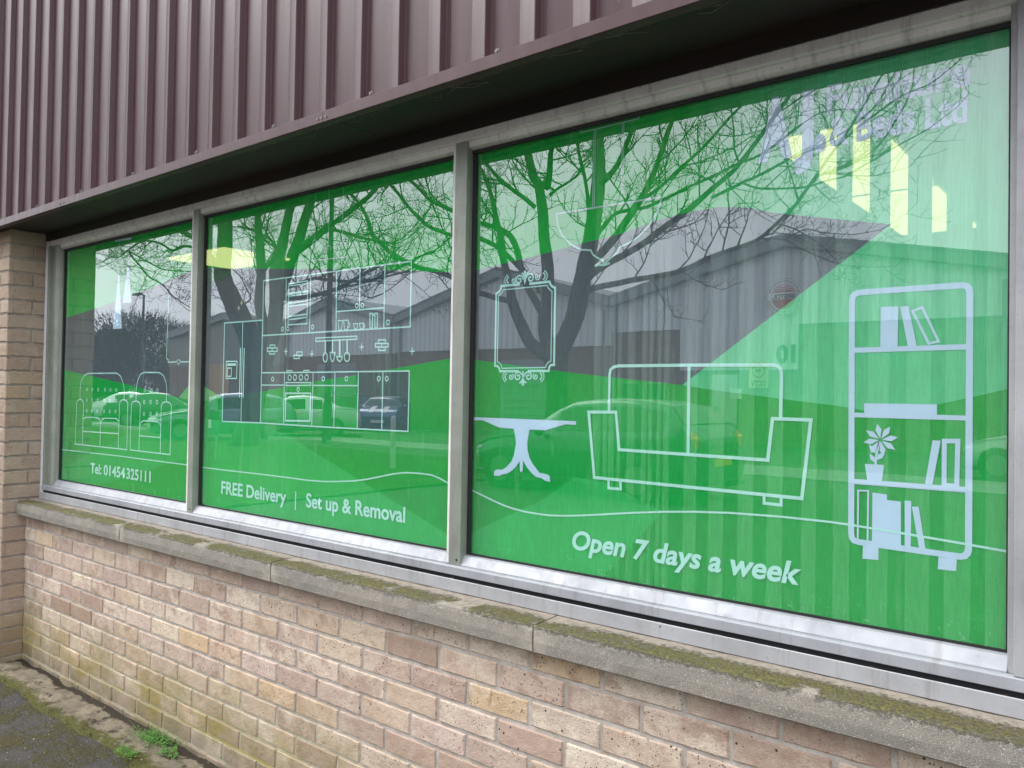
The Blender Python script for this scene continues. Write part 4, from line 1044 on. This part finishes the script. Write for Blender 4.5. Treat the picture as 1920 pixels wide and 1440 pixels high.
# small security notice and a white notice on the wall
ns = out_at(1426, 703, 24)
nb_ = MB(); nb_.box(ns.x-.33-ox1, ns.x+.33-ox1, .14, .16, ns.z-.42-GZ, ns.z+.42-GZ); n_ = nb_.build('notice_board', mat('yellow_notice', (.60, .55, .25), .6), u1)
disc(ns.x, ns.z+.13, .22, .166, M_blk, 'camera_emblem', n_, ox1, .004); disc(ns.x, ns.z+.13, .185, .1715, mat('notice_yellow2', (.60, .55, .25), .6), 'emblem_ground', n_, ox1, .004)
cm = MB(); cm.box(ns.x-.11-ox1, ns.x+.07-ox1, .172, .177, ns.z+.10-GZ, ns.z+.18-GZ); cm.box(ns.x+.05-ox1, ns.x+.12-ox1, .172, .177, ns.z+.12-GZ, ns.z+.16-GZ); cm.build('camera_sign', M_blk, n_)
wall_text('CCTV', ns.x, ns.z-.36, .52, .17, M_blk, n_, ox1, .163, 'notice_word')
n2 = out_at(1382, 738, 24)
nb_ = MB(); nb_.box(n2.x-.2-ox1, n2.x+.2-ox1, .08, .10, n2.z-.17-GZ, n2.z+.17-GZ); nb_.build('white_notice', M_wht, u1)

# ---- lamp columns
def lamp_post(loc, h, label, arm=.9, direction=1, r=.075):
    e = tag(empty('lamp_post', loc), label, 'street lamp'); mt = bpy.data.materials.get('lamp_grey') or mat('lamp_grey', (.07, .075, .085), .5)
    p = MB(); p.tube([(0, 0, 0), (0, 0, 1.2)], [r*1.35, r*1.35], 12); p.tube([(0, 0, 1.2), (0, 0, h)], [r, r*.6], 12); p.build('pole', mt, e)
    a = MB(); a.tube([(0, 0, h-.02), (direction*arm*.35, 0, h+.02), (direction*arm*.6, 0, h)], [.045, .04, .04], 8); ao = a.build('arm', mt, e)
    hd = MB(); x0 = direction*arm*.5; x1 = direction*arm*1.6
    hd.add([(x0, -.14, h+.02), (x1, -.20, h+.0), (x1, .20, h+.0), (x0, .14, h+.02), (x0, -.10, h+.20), (x1, -.16, h+.16), (x1, .16, h+.16), (x0, .10, h+.20)], [(0,3,2,1),(4,5,6,7),(0,1,5,4),(1,2,6,5),(2,3,7,6),(3,0,4,7)])
    ho = hd.build('lamp_head', mt, e, bevel=.02)
    ln = MB(); ln.box(min(x0, x1)+.12, max(x0, x1)-.08, -.1, .1, h-.015, h+.0); ln.build('lens', mat('lamp_lens', (.5, .5, .48), .3), ho)
    return e
b0 = out_at(612, 830, 13.2); lamp_post((b0.x, b0.y, GZ), 8.6, 'dark lamp column rising in front of the grey gabled unit', .9, -1, .10)
b1 = out_at(265, 740, 26); hb = out_at(265, 553, 26).z
lamp_post((b1.x, b1.y, GZ), hb-GZ, 'distant lamp column with flat box head above the dark bush', .8, -1, .13)

# ---- trees
M_bark = mat('bark', rough=.95, spec=.1); q = NB(M_bark); q.base(q.mix(q.rng(q.noise(6, 5, .6, q.obj((3, 3, .8))), .3, .7), (.060, .050, .042), (.115, .10, .085))); q.bump(q.noise(30, 4, .7, q.obj((1, 1, .3))), 1, .02)
M_twig = mat('twig', (.055, .042, .034), .9, 0, .1)
def depth_of(p):      # distance beyond the glass along the view axis of a real outside point
    v = mirror(p); return (v-CAM).dot(fw)
class Tree:
    def __init__(s, Y0, seed): s.Y0 = Y0; s.rr = random.Random(seed); s.pts = []; s.limb = MB(); s.tw = MB(); s.n = 0; s.limbs = []
    def trace(s, px, w0, w1, dy=None, start=False, ext=0, twigs=True, dens=1.0):
        rr = s.rr
        if start or not s.pts: ys = s.Y0
        else: ys = min(s.pts, key=lambda p: (p[0]-px[0][0])**2+(p[1]-px[0][1])**2)[2]
        ye = ys+(rr.uniform(-1.2, 1.2) if dy is None else dy)
        # smooth the traced line
        P = [Vector(p) for p in px]; out = []
        for i in range(len(P)-1):
            p0 = P[max(i-1, 0)]; p1 = P[i]; p2 = P[i+1]; p3 = P[min(i+2, len(P)-1)]
            for k in range(4):
                t = k/4; out.append(.5*((2*p1)+(p2-p0)*t+(2*p0-5*p1+4*p2-p3)*t*t+(3*p1-p0-3*p2+p3)*t*t*t))
        out.append(P[-1]); L_ = len(out); V = []; Rr = []
        for i, p in enumerate(out):
            t = i/(L_-1); Y = ys+(ye-ys)*t
            v = out_at(p.x, p.y, Y); wpx = w0+(w1-w0)*t; r = wpx/2*depth_of(v)/FPX
            r *= 1+.10*noise.noise(Vector((p.x*.06, p.y*.06, s.Y0)))
            V.append(v); Rr.append(max(r, .004)); s.pts.append((p.x, p.y, Y))
        if ext:
            d = (V[-1]-V[-3]).normalized(); r = Rr[-1]
            for k in range(ext):
                d = (d+Vector((rr.uniform(-.25, .25), rr.uniform(-.25, .25), rr.uniform(-.05, .25)))).normalized(); V.append(V[-1]+d*.45); r *= .82; Rr.append(max(r, .004))
        s.limb.tube(V, Rr, 9 if w0 > 12 else 6); s.limbs.append((V, Rr))
        if twigs: s.sprout(V, Rr, dens)
        return V, Rr
    def sprout(s, V, Rr, dens, i0=None):
        rr = s.rr; L_ = sum((V[i+1]-V[i]).length for i in range(len(V)-1)); acc = 0; nxt = L_*.15 if L_ > 1 else .05
        step = .46/dens
        for i in range(len(V)-1):
            seg = (V[i+1]-V[i]).length
            while acc+seg > nxt:
                t = (nxt-acc)/seg; p = V[i].lerp(V[i+1], t); d = (V[i+1]-V[i]).normalized(); r = Rr[i]
                side = Vector((rr.uniform(-1, 1), rr.uniform(-1, 1), rr.uniform(-.6, .9))); side = (side-d*side.dot(d)).normalized()
                if r < .10 or rr.random() < .4: s.branch(p, (d*rr.uniform(.3, .9)+side).normalized(), rr.uniform(.7, 1.9)*(1 if r > .02 else .6), min(r*.5, .020), 0)
                nxt += step*rr.uniform(.5, 1.6)
            acc += seg
        s.branch(V[-1], (V[-1]-V[-2]).normalized(), 1.1, min(Rr[-1], .015), 0)
    def branch(s, p, d, L_, r, lev):
        if s.n > 26000: return
        s.n += 1; rr = s.rr; n = 5 if lev < 2 else 3; P = [p]; st = L_/n
        cur = Vector((rr.uniform(-.3, .3), rr.uniform(-.3, .3), rr.uniform(-.1, .4)))
        for k in range(n):
            d = (d+cur*.35+Vector((rr.uniform(-.22, .22), rr.uniform(-.22, .22), rr.uniform(-.18, .22)))).normalized(); P.append(P[-1]+d*st)
        r = max(r, .0042); s.tw.tube(P, [max(r*(1-.6*k/n), .0026) for k in range(n+1)], 4 if lev < 1 else 3, cap=False)
        if lev < 3:
            for k in range(1, n+1):
                for _ in range(1):
                    if rr.random() < (.95 if lev < 1 else .75 if lev < 2 else .5):
                        dd = (P[k]-P[k-1]).normalized(); side = Vector((rr.uniform(-1, 1), rr.uniform(-1, 1), rr.uniform(-.5, 1))); side = (side-dd*side.dot(dd)).normalized()
                        s.branch(P[k], (dd*rr.uniform(.4, 1.1)+side).normalized(), L_*rr.uniform(.30, .55), r*.6, lev+1)
    def done(s, label, group, extra=None):
        e = tag(empty('bare_tree', (s.limbs[0][0][0].x, s.limbs[0][0][0].y, GZ)), label, 'tree', group); off = Vector(e.location)
        for mb, nm, mt in ((s.limb, 'trunk', M_bark), (s.tw, 'crown', M_twig)):
            mb.v = [tuple(Vector(v)-off) for v in mb.v]; mb.build(nm, mt, e, smooth=True)
        return e
# tree reflected in the right light
T = Tree(11.6, 4)
bz = out_at(1044, 735, 11.6); T.pts.append((1044, 700, 11.6))
V0 = [Vector((bz.x+.05, bz.y, GZ)), Vector((bz.x+.02, bz.y, GZ+.35))]; 
kd = depth_of(bz)/FPX/2
V0 += [out_at(1044, 735, 11.6), out_at(1043, 700, 11.6), out_at(1042, 665, 11.6), out_at(1046, 640, 11.6)]
T.limb.tube(V0, [60*kd, 46*kd, 40*kd, 42*kd, 48*kd, 40*kd], 14); T.limbs.append((V0, [1]))
T.trace([(1028,668),(1008,655),(992,640),(980,615),(969,590),(961,565),(957,542),(951,515),(944,485),(938,440),(930,410),(925,380),(915,345),(905,320)], 27, 6, ext=4)
T.trace([(962,568),(945,562),(925,557),(905,550),(882,545),(862,530),(845,518),(815,508),(790,503),(766,494),(745,482),(726,470),(712,455),(701,445),(693,425),(685,402),(672,380),(655,361)], 11, 7, ext=3, dy=.4)
T.trace([(766,494),(750,500),(735,508),(717,515),(700,525),(670,533),(640,540)], 7, 3, dens=1.3)
T.trace([(766,496),(790,480),(815,470),(835,455)], 5, 3, dens=1.4)
T.trace([(1036,660),(1024,635),(1022,600),(1026,565),(1027,540),(1027,500),(1023,465),(1020,440),(1018,400),(1014,370),(1009,345),(1000,330),(992,300),(985,270)], 30, 14, ext=4)
T.trace([(1026,350),(1030,325),(1032,290),(1038,262)], 14, 8, ext=4); T.trace([(1012,352),(1020,345),(1027,335)], 14, 12, twigs=False)
T.trace([(1003,388),(985,372),(965,358),(945,342),(928,325),(908,300)], 9, 6, ext=3)
T.trace([(1032,365),(1048,352),(1065,342),(1085,326),(1092,305)], 6, 4, dens=1.4)
T.trace([(1018,590),(1004,563),(991,542),(983,518),(976,498),(970,470),(960,447),(948,435),(925,425),(898,417),(870,405),(847,394),(825,384),(807,375),(785,352),(761,331)], 15, 6, dy=.8, ext=3)
T.trace([(972,500),(955,482),(936,465),(918,455),(898,446),(870,441),(845,440),(825,433),(807,426),(785,408),(766,388),(748,365),(731,345)], 9, 6, dy=-.6, ext=3)
T.trace([(1048,655),(1062,630),(1078,590),(1085,555),(1091,525),(1098,495),(1104,465),(1109,440),(1113,417),(1117,390),(1120,362),(1122,335),(1123,308),(1122,280),(1120,245)], 38, 22, ext=4)
T.trace([(1096,478),(1100,430),(1104,395),(1098,340),(1088,300),(1082,270)], 9, 6, ext=3, dens=1.3)
T.trace([(1125,345),(1140,332),(1152,318),(1165,295),(1178,262),(1190,235)], 13, 8, ext=4)
T.trace([(1110,490),(1125,476),(1142,457),(1158,438),(1171,417),(1186,396),(1199,376),(1213,350),(1226,322),(1240,285),(1250,254),(1261,225)], 17, 9, ext=4)
T.trace([(1118,440),(1131,425),(1143,410),(1158,398),(1185,392),(1212,387),(1255,368),(1293,349),(1340,328),(1380,308),(1425,290),(1470,258),(1500,235)], 9, 4, dens=1.5)
T.trace([(1199,376),(1235,352),(1270,320),(1320,275),(1365,225),(1390,200)], 8, 5, dens=1.3, ext=3)
T.trace([(1096,528),(1112,511),(1140,492),(1171,476),(1205,456),(1239,430),(1266,410),(1293,390),(1314,372),(1334,354),(1358,334),(1380,314),(1421,262),(1450,222),(1475,189)], 15, 7, dens=1.2, ext=3)
T.trace([(1092,552),(1105,543),(1130,536),(1158,531),(1185,525),(1225,519),(1266,511),(1295,500),(1320,487),(1350,475),(1380,465),(1421,449),(1455,420),(1489,387),(1510,358),(1530,330),(1550,300),(1570,273),(1597,235)], 13, 5, dens=1.3, ext=3)
T.trace([(1334,370),(1365,355),(1394,341),(1435,322),(1475,300),(1515,283),(1557,262),(1585,245),(1611,227)], 7, 3.5, dens=1.8)
T.trace([(1394,343),(1420,352),(1448,353),(1485,352),(1516,349),(1550,338),(1584,330),(1610,315),(1638,300),(1692,268)], 5, 3, dens=2)
T.trace([(1421,449),(1447,447),(1473,451),(1500,465),(1530,479),(1560,492)], 4, 2.5, dens=1.6); T.trace([(1470,450),(1510,430),(1545,436),(1600,440)], 3, 2, dens=1.8)
T.trace([(1530,330),(1570,318),(1610,300),(1650,270),(1680,225),(1700,190)], 5, 3, dens=1.9)
T.trace([(1570,273),(1600,245),(1640,215),(1690,180),(1740,160)], 5, 3, dens=1.8)
T.done('bare winter tree with three thick stems reflected in the right hand pane', 'bare trees on the verge')
# tree reflected in the middle light
T = Tree(11.0, 9)
bz = out_ground(458, 836); Yb = 2*GY-bz.y-GY*0
def q3(px, py): return out_at(px, py, -bz.y+2*GY)
T.Y0 = -bz.y+2*GY; T.pts.append((480, 700, T.Y0)); kd = depth_of(bz)/FPX/2
V0 = [Vector((bz.x, bz.y, GZ-.05)), q3(463, 812), q3(470, 780), q3(476, 745), q3(482, 710), q3(487, 680)]
T.limb.tube(V0, [62*kd, 46*kd, 40*kd, 42*kd, 50*kd, 52*kd], 14); T.limbs.append((V0, [1]))
T.trace([(484,700),(476,665),(468,632),(451,595),(441,575),(433,557),(423,535),(417,515),(419,490),(421,470),(422,442),(422,410),(424,385)], 44, 24, dy=.3, ext=4)
T.trace([(414,512),(404,498),(395,485),(384,472),(370,452),(352,440),(335,432)], 14, 9, ext=4)
T.trace([(384,474),(368,466),(345,462),(325,470),(303,458),(280,452),(262,455),(241,470)], 6, 3, dy=-1.0, dens=1.8)
T.trace([(241,470),(252,486),(263,499),(271,510),(280,519),(290,525),(301,531),(312,540),(325,555),(335,562),(342,568)], 4, 2, dens=2.0, dy=.2)
T.trace([(241,470),(270,487),(303,504),(330,508),(356,509)], 3, 2, dens=2.2); T.trace([(241,470),(225,482),(205,484),(192,492)], 3, 2, dens=2.2)
T.trace([(490,680),(498,640),(492,600),(487,570),(488,540),(490,514),(489,485),(487,455),(485,430),(484,400),(486,375)], 22, 13, ext=4)
T.trace([(493,508),(504,495),(514,480),(519,465)], 9, 8); 
T.trace([(492,690),(503,655),(512,620),(518,585),(519,550),(517,520),(519,500),(524,480),(529,462),(533,442),(539,415),(544,388),(550,360)], 34, 13, ext=4)
T.trace([(520,560),(530,535),(538,512),(547,486),(555,465),(562,445),(570,415),(577,395),(584,372),(592,345)], 26, 14, ext=4)
T.trace([(528,558),(549,559),(572,557),(592,553),(612,548),(633,541),(653,531),(673,519),(690,510),(702,502),(715,490)], 11, 5, dens=1.4)
T.trace([(530,542),(550,536),(572,528),(590,522),(605,524),(625,526),(644,528),(670,528),(700,524),(735,516),(765,508)], 8, 4, dens=1.5)
T.trace([(560,462),(577,453),(595,440),(615,424),(637,410),(658,394),(680,378),(699,359),(712,340)], 12, 8, ext=3, dens=1.3)
T.trace([(553,478),(585,455),(615,432),(650,438),(675,446),(701,451),(740,458)], 8, 5, dens=1.3)
T.trace([(519,468),(508,450),(490,440),(470,430),(445,425)], 6, 4, dens=1.5)
T.trace([(445,590),(455,572),(470,560),(462,540),(452,520),(440,508)], 4, 2, dens=1.6)
T.trace([(540,500),(520,470),(500,452),(485,440)], 5, 3, dens=1.3)
T.done('bare winter tree with leaning left limb reflected in the middle pane', 'bare trees on the verge')

# distant twiggy bush and evergreen mass
def bush(px, py_top, w_px, Y, seed, name, label, leaf):
    rr = random.Random(seed); c = out_at(px, 745, Y); top = out_at(px, py_top, Y).z; hw = w_px/2*depth_of(c)/FPX*1.25; h = top-GZ
    e = tag(empty(name, (c.x, c.y, GZ)), label, 'tree', 'trees beyond the car park'); tr = MB(); cr = MB()
    for k in range(5):
        a = rr.uniform(0, 6.28); tr.tube([(0, 0, 0), (math.cos(a)*.4, math.sin(a)*.4, h*.3), (math.cos(a)*hw*.4, math.sin(a)*hw*.4, h*.6)], [.16, .10, .05], 6)
    tr.build('trunk', M_bark, e, smooth=True)
    for k in range(3600):
        t = rr.random(); a = rr.uniform(0, 6.28); ph = rr.uniform(-1.1, 1.45); rad = rr.random()**.45
        lump = 1+.22*noise.noise(Vector((math.cos(a)*1.7, math.sin(a)*1.7, ph*2+seed)))
        p = Vector((math.cos(a)*math.cos(ph)*hw*rad*lump, math.sin(a)*math.cos(ph)*hw*rad*lump, h*.50+math.sin(ph)*h*.48*rad*lump))
        d = (p-Vector((0, 0, h*.3))).normalized()+Vector((rr.uniform(-.5, .5), rr.uniform(-.5, .5), rr.uniform(-.1, .6))); d.normalize()
        L_ = rr.uniform(.35, .95); m_ = p+d*L_*.5+Vector((rr.uniform(-.1, .1),)*3); cr.tube([p-d*.2, m_, p+d*L_], [.016, .012, .005], 3, cap=False)
        if leaf and rr.random() < leaf:
            for _ in range(3):
                s_ = rr.uniform(.06, .14); o_ = p+Vector((rr.uniform(-.3, .3), rr.uniform(-.3, .3), rr.uniform(-.3, .3))); u_ = Vector((rr.uniform(-1, 1), rr.uniform(-1, 1), rr.uniform(-1, 1))).normalized()*s_; v_ = u_.orthogonal().normalized()*s_*.6
                cr.add([o_-u_, o_+v_, o_+u_, o_-v_], [(0, 1, 2, 3)])
    cr.build('crown', mat('dark_foliage', (.035, .04, .025), .9, 0, .1), e)
bush(265, 585, 205, 27, 3, 'bush', 'wide dark twiggy bush behind the parked white car in the left pane', .9)
bush(205, 612, 90, 31, 5, 'bush', 'lower dark bush at the pier edge, left of the wide one', .8)
bush(350, 650, 110, 34, 8, 'bush', 'loose twiggy bush, right of the wide dark one', .45)
bush(150, 640, 120, 40, 12, 'bush', 'far bush hidden mostly by the brick pier', .5)

# ---- parked cars
M_tyre = mat('tyre', (.02, .02, .022), .8); M_tlo = mat('orange_lens', (.75, .28, .06), .15)
M_rim = mat('rim', (.16, .165, .17), .45, .6); M_cg = mat('car_glass', (.015, .02, .022), .05, 0, .8)
M_hl = mat('headlight', (.55, .57, .6), .1, 0, .8); M_tl = mat('tail_light', (.50, .06, .03), .2); M_pw = mat('plate_white', (.6, .6, .58), .5); M_py = mat('plate_yellow', (.60, .47, .05), .5); M_trim = mat('car_trim', (.02, .02, .022), .5); M_ora = mat('indicator', (.6, .22, .04), .2)
STY = {   # x from front 0 to back 1 ; (x, z_bottom, z_belt, z_roof, half width factor)
 'hatch': [(0, .30, .55, .56, .70), (.03, .22, .66, .70, .88), (.10, .20, .74, .80, .95), (.24, .20, .82, .93, .99), (.30, .20, .87, .99, 1), (.40, .20, .90, 1.30, 1), (.48, .20, .92, 1.43, 1), (.62, .20, .93, 1.47, 1), (.78, .20, .95, 1.45, 1), (.88, .20, .98, 1.38, .98), (.95, .22, 1.0, 1.12, .96), (.985, .26, .85, .90, .92), (1, .34, .62, .63, .82)],
 'saloon': [(0, .30, .52, .53, .72), (.03, .22, .64, .68, .90), (.10, .20, .70, .77, .96), (.24, .20, .80, .89, .99), (.30, .20, .84, .94, 1), (.40, .20, .87, 1.24, 1), (.47, .20, .89, 1.38, 1), (.58, .20, .90, 1.42, 1), (.70, .20, .91, 1.36, 1), (.80, .20, .92, 1.12, 1), (.85, .20, .93, 1.01, .99), (.95, .22, .90, .97, .95), (.985, .26, .80, .84, .92), (1, .34, .60, .61, .84)],
 'mini': [(0, .30, .60, .61, .74), (.03, .22, .74, .78, .90), (.10, .20, .82, .90, .97), (.24, .20, .90, .99, 1), (.29, .20, .94, 1.02, 1), (.36, .20, .96, 1.30, 1), (.42, .20, .97, 1.39, 1), (.62, .20, .98, 1.41, 1), (.84, .20, 1.0, 1.39, 1), (.93, .20, 1.0, 1.25, .98), (.97, .22, .98, 1.05, .96), (.99, .28, .75, .80, .93), (1, .34, .62, .63, .86)]}
def car(style, Ln, Wd, col, loc, heading, label, group, rough=.25, stripes=None, roofcol=None):
    e = tag(empty('parked_car', loc, heading), label, 'car', group); st = STY[style]; hw = Wd/2
    paint = mat('car_paint', col, rough, .35, .6); paint.node_tree.nodes['Principled BSDF'].inputs['Coat Weight'].default_value = .6
    # refine stations
    S_ = []
    for i in range(len(st)-1):
        for k in range(3):
            t = k/3; S_.append([a+(b-a)*t for a, b in zip(st[i], st[i+1])])
    S_.append(list(st[-1])); body = MB(); vs = []; ring = 15
    def sect(s):
        x, zb, zl, zr, f = s; w_ = hw*f; cab = max(0, min(1, (zr-zl-.10)/.25)); tw = w_*(1-.26*cab)
        return [(0, zb), (w_*.80, zb), (w_*.95, zb+.07), (w_, zb+.28), (w_*1.0, zl-.12), (w_*.965, zl-.005), (w_*.95-(w_*.95-tw)*.06, zl+.02), (tw+(w_*.95-tw)*.12, zl+(zr-zl)*.80), (tw*.92, zl+(zr-zl)*.94), (tw*.55, zr-.004), (0, zr)]
    rows = []
    for s in S_:
        h_ = sect(s); full = [(y, z) for y, z in h_]+[(-y, z) for y, z in reversed(h_[1:-1])]; rows.append([(s[0]*Ln-Ln/2, y, z) for y, z in full])
    n = len(rows[0]); body.v = [p for r in rows for p in r]
    for i in range(len(rows)-1):
        for k in range(n): body.f.append((i*n+k, i*n+(k+1) % n, (i+1)*n+(k+1) % n, (i+1)*n+k))
    body.f.append(tuple(range(n-1, -1, -1))); body.f.append(tuple((len(rows)-1)*n+k for k in range(n)))
    bo = body.build('body', paint, e, smooth=True)
    def quad_patch(idx0, idx1, k0, k1, off, nm, m_, inset=.03):
        mb = MB()
        P = []
        for i in range(idx0, idx1+1):
            for k in (k0, k1): P.append(Vector(rows[i][k % n]))
        cen = Vector((0, 0, .7)); V_ = []
        for p in P: V_.append(p)
        for j in range(0, len(V_), 2):
            a_, b_ = V_[j].copy(), V_[j+1].copy(); V_[j] = a_.lerp(b_, .06); V_[j+1] = b_.lerp(a_, .06)
        nn = []
        for p in V_:
            d = Vector((p.x*.15, p.y, (p.z-.8)*.8)); d = d.normalized() if d.length else Vector((0, 0, 1)); nn.append(p+d*off)
        mb.add(nn, [(2*i, 2*i+1, 2*i+3, 2*i+2) for i in range(idx1-idx0)]); return mb.build(nm, m_, e, smooth=True)
    xi = lambda f: min(range(len(S_)), key=lambda i: abs(S_[i][0]-f))
    a0, a1 = (.33, .46) if style != 'mini' else (.31, .41)
    rear = {'hatch': (.88, .95), 'saloon': (.71, .84), 'mini': (.86, .96)}[style]
    for side in (1, -1):
        for (f0, f1) in ((a1-.02, .60), (.62, rear[0]-.01)):
            k0, k1 = (6, 7) if side == 1 else (n-6, n-7); quad_patch(xi(f0), xi(f1), k0, k1, .006, 'side_window', M_cg)
    def cross_glass(i0, i1, nm):     # windscreen / rear glass following the roof line
        mb = MB(); V_ = []
        for i in range(i0, i1+1):
            r = rows[i]; pts_ = [r[8], r[9], r[10], r[11], r[12]]
            for p in pts_: V_.append((p[0]+(-.012 if i0 < len(rows)/2 else .012), p[1]*.97, p[2]+.008))
        mb.add(V_, [(a*5+b, a*5+b+1, (a+1)*5+b+1, (a+1)*5+b) for a in range(i1-i0) for b in range(4)]); mb.build(nm, M_cg, e, smooth=True)
    cross_glass(xi(a0-.01), xi(a1), 'windscreen'); cross_glass(xi(rear[0]), xi(rear[1]), 'rear_window')
    R2 = .31
    for fx_ in (.17, .79):
        for sy in (1, -1):
            cx = fx_*Ln-Ln/2; wh = MB(); wh.tube([(cx, sy*(hw-.17), R2), (cx, sy*(hw+.008), R2)], [R2+.035, R2+.035], 20); wh.build('wheel_arch', M_trim, e)
            ty = MB(); ty.tube([(cx, sy*(hw-.16), R2), (cx, sy*(hw+.012), R2), (cx, sy*(hw+.02), R2)], [R2, R2, R2*.93], 22); wo_ = ty.build('wheel', M_tyre, e)
            rm = MB(); rm.tube([(cx, sy*(hw+.015), R2), (cx, sy*(hw+.028), R2)], [R2*.66, R2*.62], 18); rm.build('rim', M_rim, wo_)
    def blob(c, s_, m_, nm):
        bm = bmesh.new(); bmesh.ops.create_uvsphere(bm, u_segments=12, v_segments=8, radius=1); me = bpy.data.meshes.new(nm)
        for v in bm.verts: v.co = Vector((c[0]+v.co.x*s_[0], c[1]+v.co.y*s_[1], c[2]+v.co.z*s_[2]))
        bm.to_mesh(me); bm.free(); me.materials.append(m_); o_ = bpy.data.objects.new(nm, me); COL.objects.link(o_); o_.parent = e
        for p in me.polygons: p.use_smooth = True
        return o_
    zf = st[1][2]; zr_ = st[-3][2]
    for sy in (1, -1):
        if style == 'mini': blob((.045*Ln-Ln/2, sy*hw*.72, .66), (.08, .12, .12), M_hl, 'headlight')
        else: blob((.035*Ln-Ln/2, sy*hw*.70, zf-.06), (.10, .20, .08), M_hl, 'headlight')
        blob(((.975 if style != 'saloon' else .97)*Ln-Ln/2, sy*hw*.76, .80 if style != 'saloon' else .76), (.07, .13, .22 if style != 'saloon' else .09), M_tl, 'tail_light')
        blob(((.978 if style != 'saloon' else .973)*Ln-Ln/2, sy*hw*.77, .92 if style != 'saloon' else .79), (.075, .09, .05), M_tlo, 'rear_indicator')
        blob(((a0+.045)*Ln-Ln/2, sy*(hw+.08), st[4][2]+.06), (.06, .10, .07), paint, 'wing_mirror')
    for (x_, m_, z_) in ((-Ln/2-.005, M_pw, .42), (Ln/2+.004, M_py, .58)):
        pl = MB(); s2 = 1 if x_ > 0 else -1; pl.box(min(x_, x_+s2*.02), max(x_, x_+s2*.02), -.26, .26, z_-.055, z_+.055); pl.build('number_plate', m_, e)
    gl = MB(); gl.box(-Ln/2-.012, -Ln/2+.10, -hw*.5, hw*.5, .30, .36); gl.box(-Ln/2-.004, -Ln/2+.10, -hw*.42, hw*.42, .47, .54); gl.build('grille', M_trim, e)
    bp = MB(); bp.box(-Ln/2+.06, Ln/2-.06, -hw*.98, hw*.98, .20, .26); bp.build('side_skirt', M_trim, e)
    if stripes:
        for sy in (1, -1):
            i0, i1 = xi(.04), xi(.27); mb = MB(); V_ = []
            for i in range(i0, i1+1):
                zt = rows[i][10][2]+.012; V_ += [(rows[i][0][0], sy*.16, zt), (rows[i][0][0], sy*.36, zt-.012)]
            mb.add(V_, [(2*i, 2*i+1, 2*i+3, 2*i+2) for i in range(i1-i0)]); mb.build('bonnet_stripe', stripes, e)
    if roofcol:
        i0, i1 = xi(a1+.01), xi(rear[0]-.01); mb = MB(); V_ = []
        for i in range(i0, i1+1):
            for k in (8, 9, 10, 11, 12): p = rows[i][k]; V_.append((p[0], p[1]*1.01, p[2]+.014))
        mb.add(V_, [(a*5+b, a*5+b+1, (a+1)*5+b+1, (a+1)*5+b) for a in range(i1-i0) for b in range(4)]); mb.build('roof_panel', roofcol, e, smooth=True)
    return e
def place(pf, pr):      # ground points of the front and rear seen in the glass -> centre, heading (the car's front is at -x)
    f, r = out_ground(*pf), out_ground(*pr); c = (f+r)/2; d = r-f; return (c.x, c.y, GZ), math.atan2(d.y, d.x), d.length
PK = 'cars parked in the yard'
c1 = out_ground(228, 790); car('saloon', 4.4, 1.75, (.62, .64, .65), (c1.x, c1.y, GZ), math.radians(-62), 'white saloon car seen in the left pane between the sofa and armchair drawings', PK)
c1 = out_ground(312, 800); car('saloon', 4.5, 1.8, (.02, .035, .04), (c1.x, c1.y, GZ), math.radians(130), 'dark saloon car facing out, right of the white one in the left pane', PK)
c1 = out_ground(418, 822); car('hatch', 4.3, 1.78, (.16, .20, .26), (c1.x, c1.y, GZ), math.radians(-70), 'blue grey hatchback reflected behind the fridge drawing', PK)
c1 = out_ground(548, 816); car('saloon', 4.6, 1.8, (.50, .52, .53), (c1.x, c1.y, GZ), math.radians(-58), 'silver saloon reflected behind the oven drawing', PK)
c1 = out_ground(618, 799); car('hatch', 4.4, 1.85, (.03, .04, .045), (c1.x, c1.y, GZ), math.radians(-58), 'dark tall hatchback behind the silver saloon', PK)
c1 = out_ground(722, 806); car('mini', 3.7, 1.68, (.03, .06, .16), (c1.x, c1.y, GZ), math.radians(-128), 'small dark blue car with white roof and bonnet stripes', PK, stripes=mat('stripe_white', (.7, .7, .7), .4), roofcol=mat('roof_white', (.72, .73, .74), .3))
c1 = out_ground(905, 792); car('hatch', 4.0, 1.75, (.02, .03, .03), (c1.x, c1.y, GZ), math.radians(-55), 'dark hatchback with yellow rear plate by the left edge of the right pane', PK)
ne = car('hatch', 4.1, 1.78, (.05, .075, .085), (-2.38, -8.85, GZ), math.radians(2), 'dark hatchback parked closest, its tail reflected behind the settee drawing', PK)
c1 = out_ground(1905, 905); car('hatch', 4.1, 1.75, (.60, .61, .62), (c1.x+1.2, c1.y-.5, GZ), math.radians(10), 'white hatchback just entering the right edge of the right pane', PK)
# small sign on posts and a marker post on the verge
c1 = out_ground(385, 862); e = tag(empty('verge_sign', (c1.x, c1.y, GZ)), 'low green sign on two posts standing on the grass verge', 'sign')
for x_ in (-.42, .42): p_ = MB(); p_.tube([(x_, 0, 0), (x_, 0, 1.0)], .03, 8); p_.build('post', M_fascia, e)
p_ = MB(); p_.box(-.55, .55, .03, .06, .55, 1.05); bd = p_.build('board', mat('sign_green', (.03, .14, .08), .5), e)
p_ = MB(); p_.box(-.30, .30, .061, .064, .70, .88); p_.build('panel_patch', M_wht, bd)
c1 = out_ground(736, 880); p_ = MB(); p_.tube([(0, 0, 0), (0, 0, 1.02)], .055, 10); p_.tube([(0, 0, 1.02), (0, 0, 1.06)], [.055, .02], 10); o_ = p_.build('marker_post', mat('pale_post', (.5, .5, .47), .7)); o_.location = (c1.x, c1.y, GZ); tag(o_, 'pale waist high marker post below the dark blue small car', 'post')
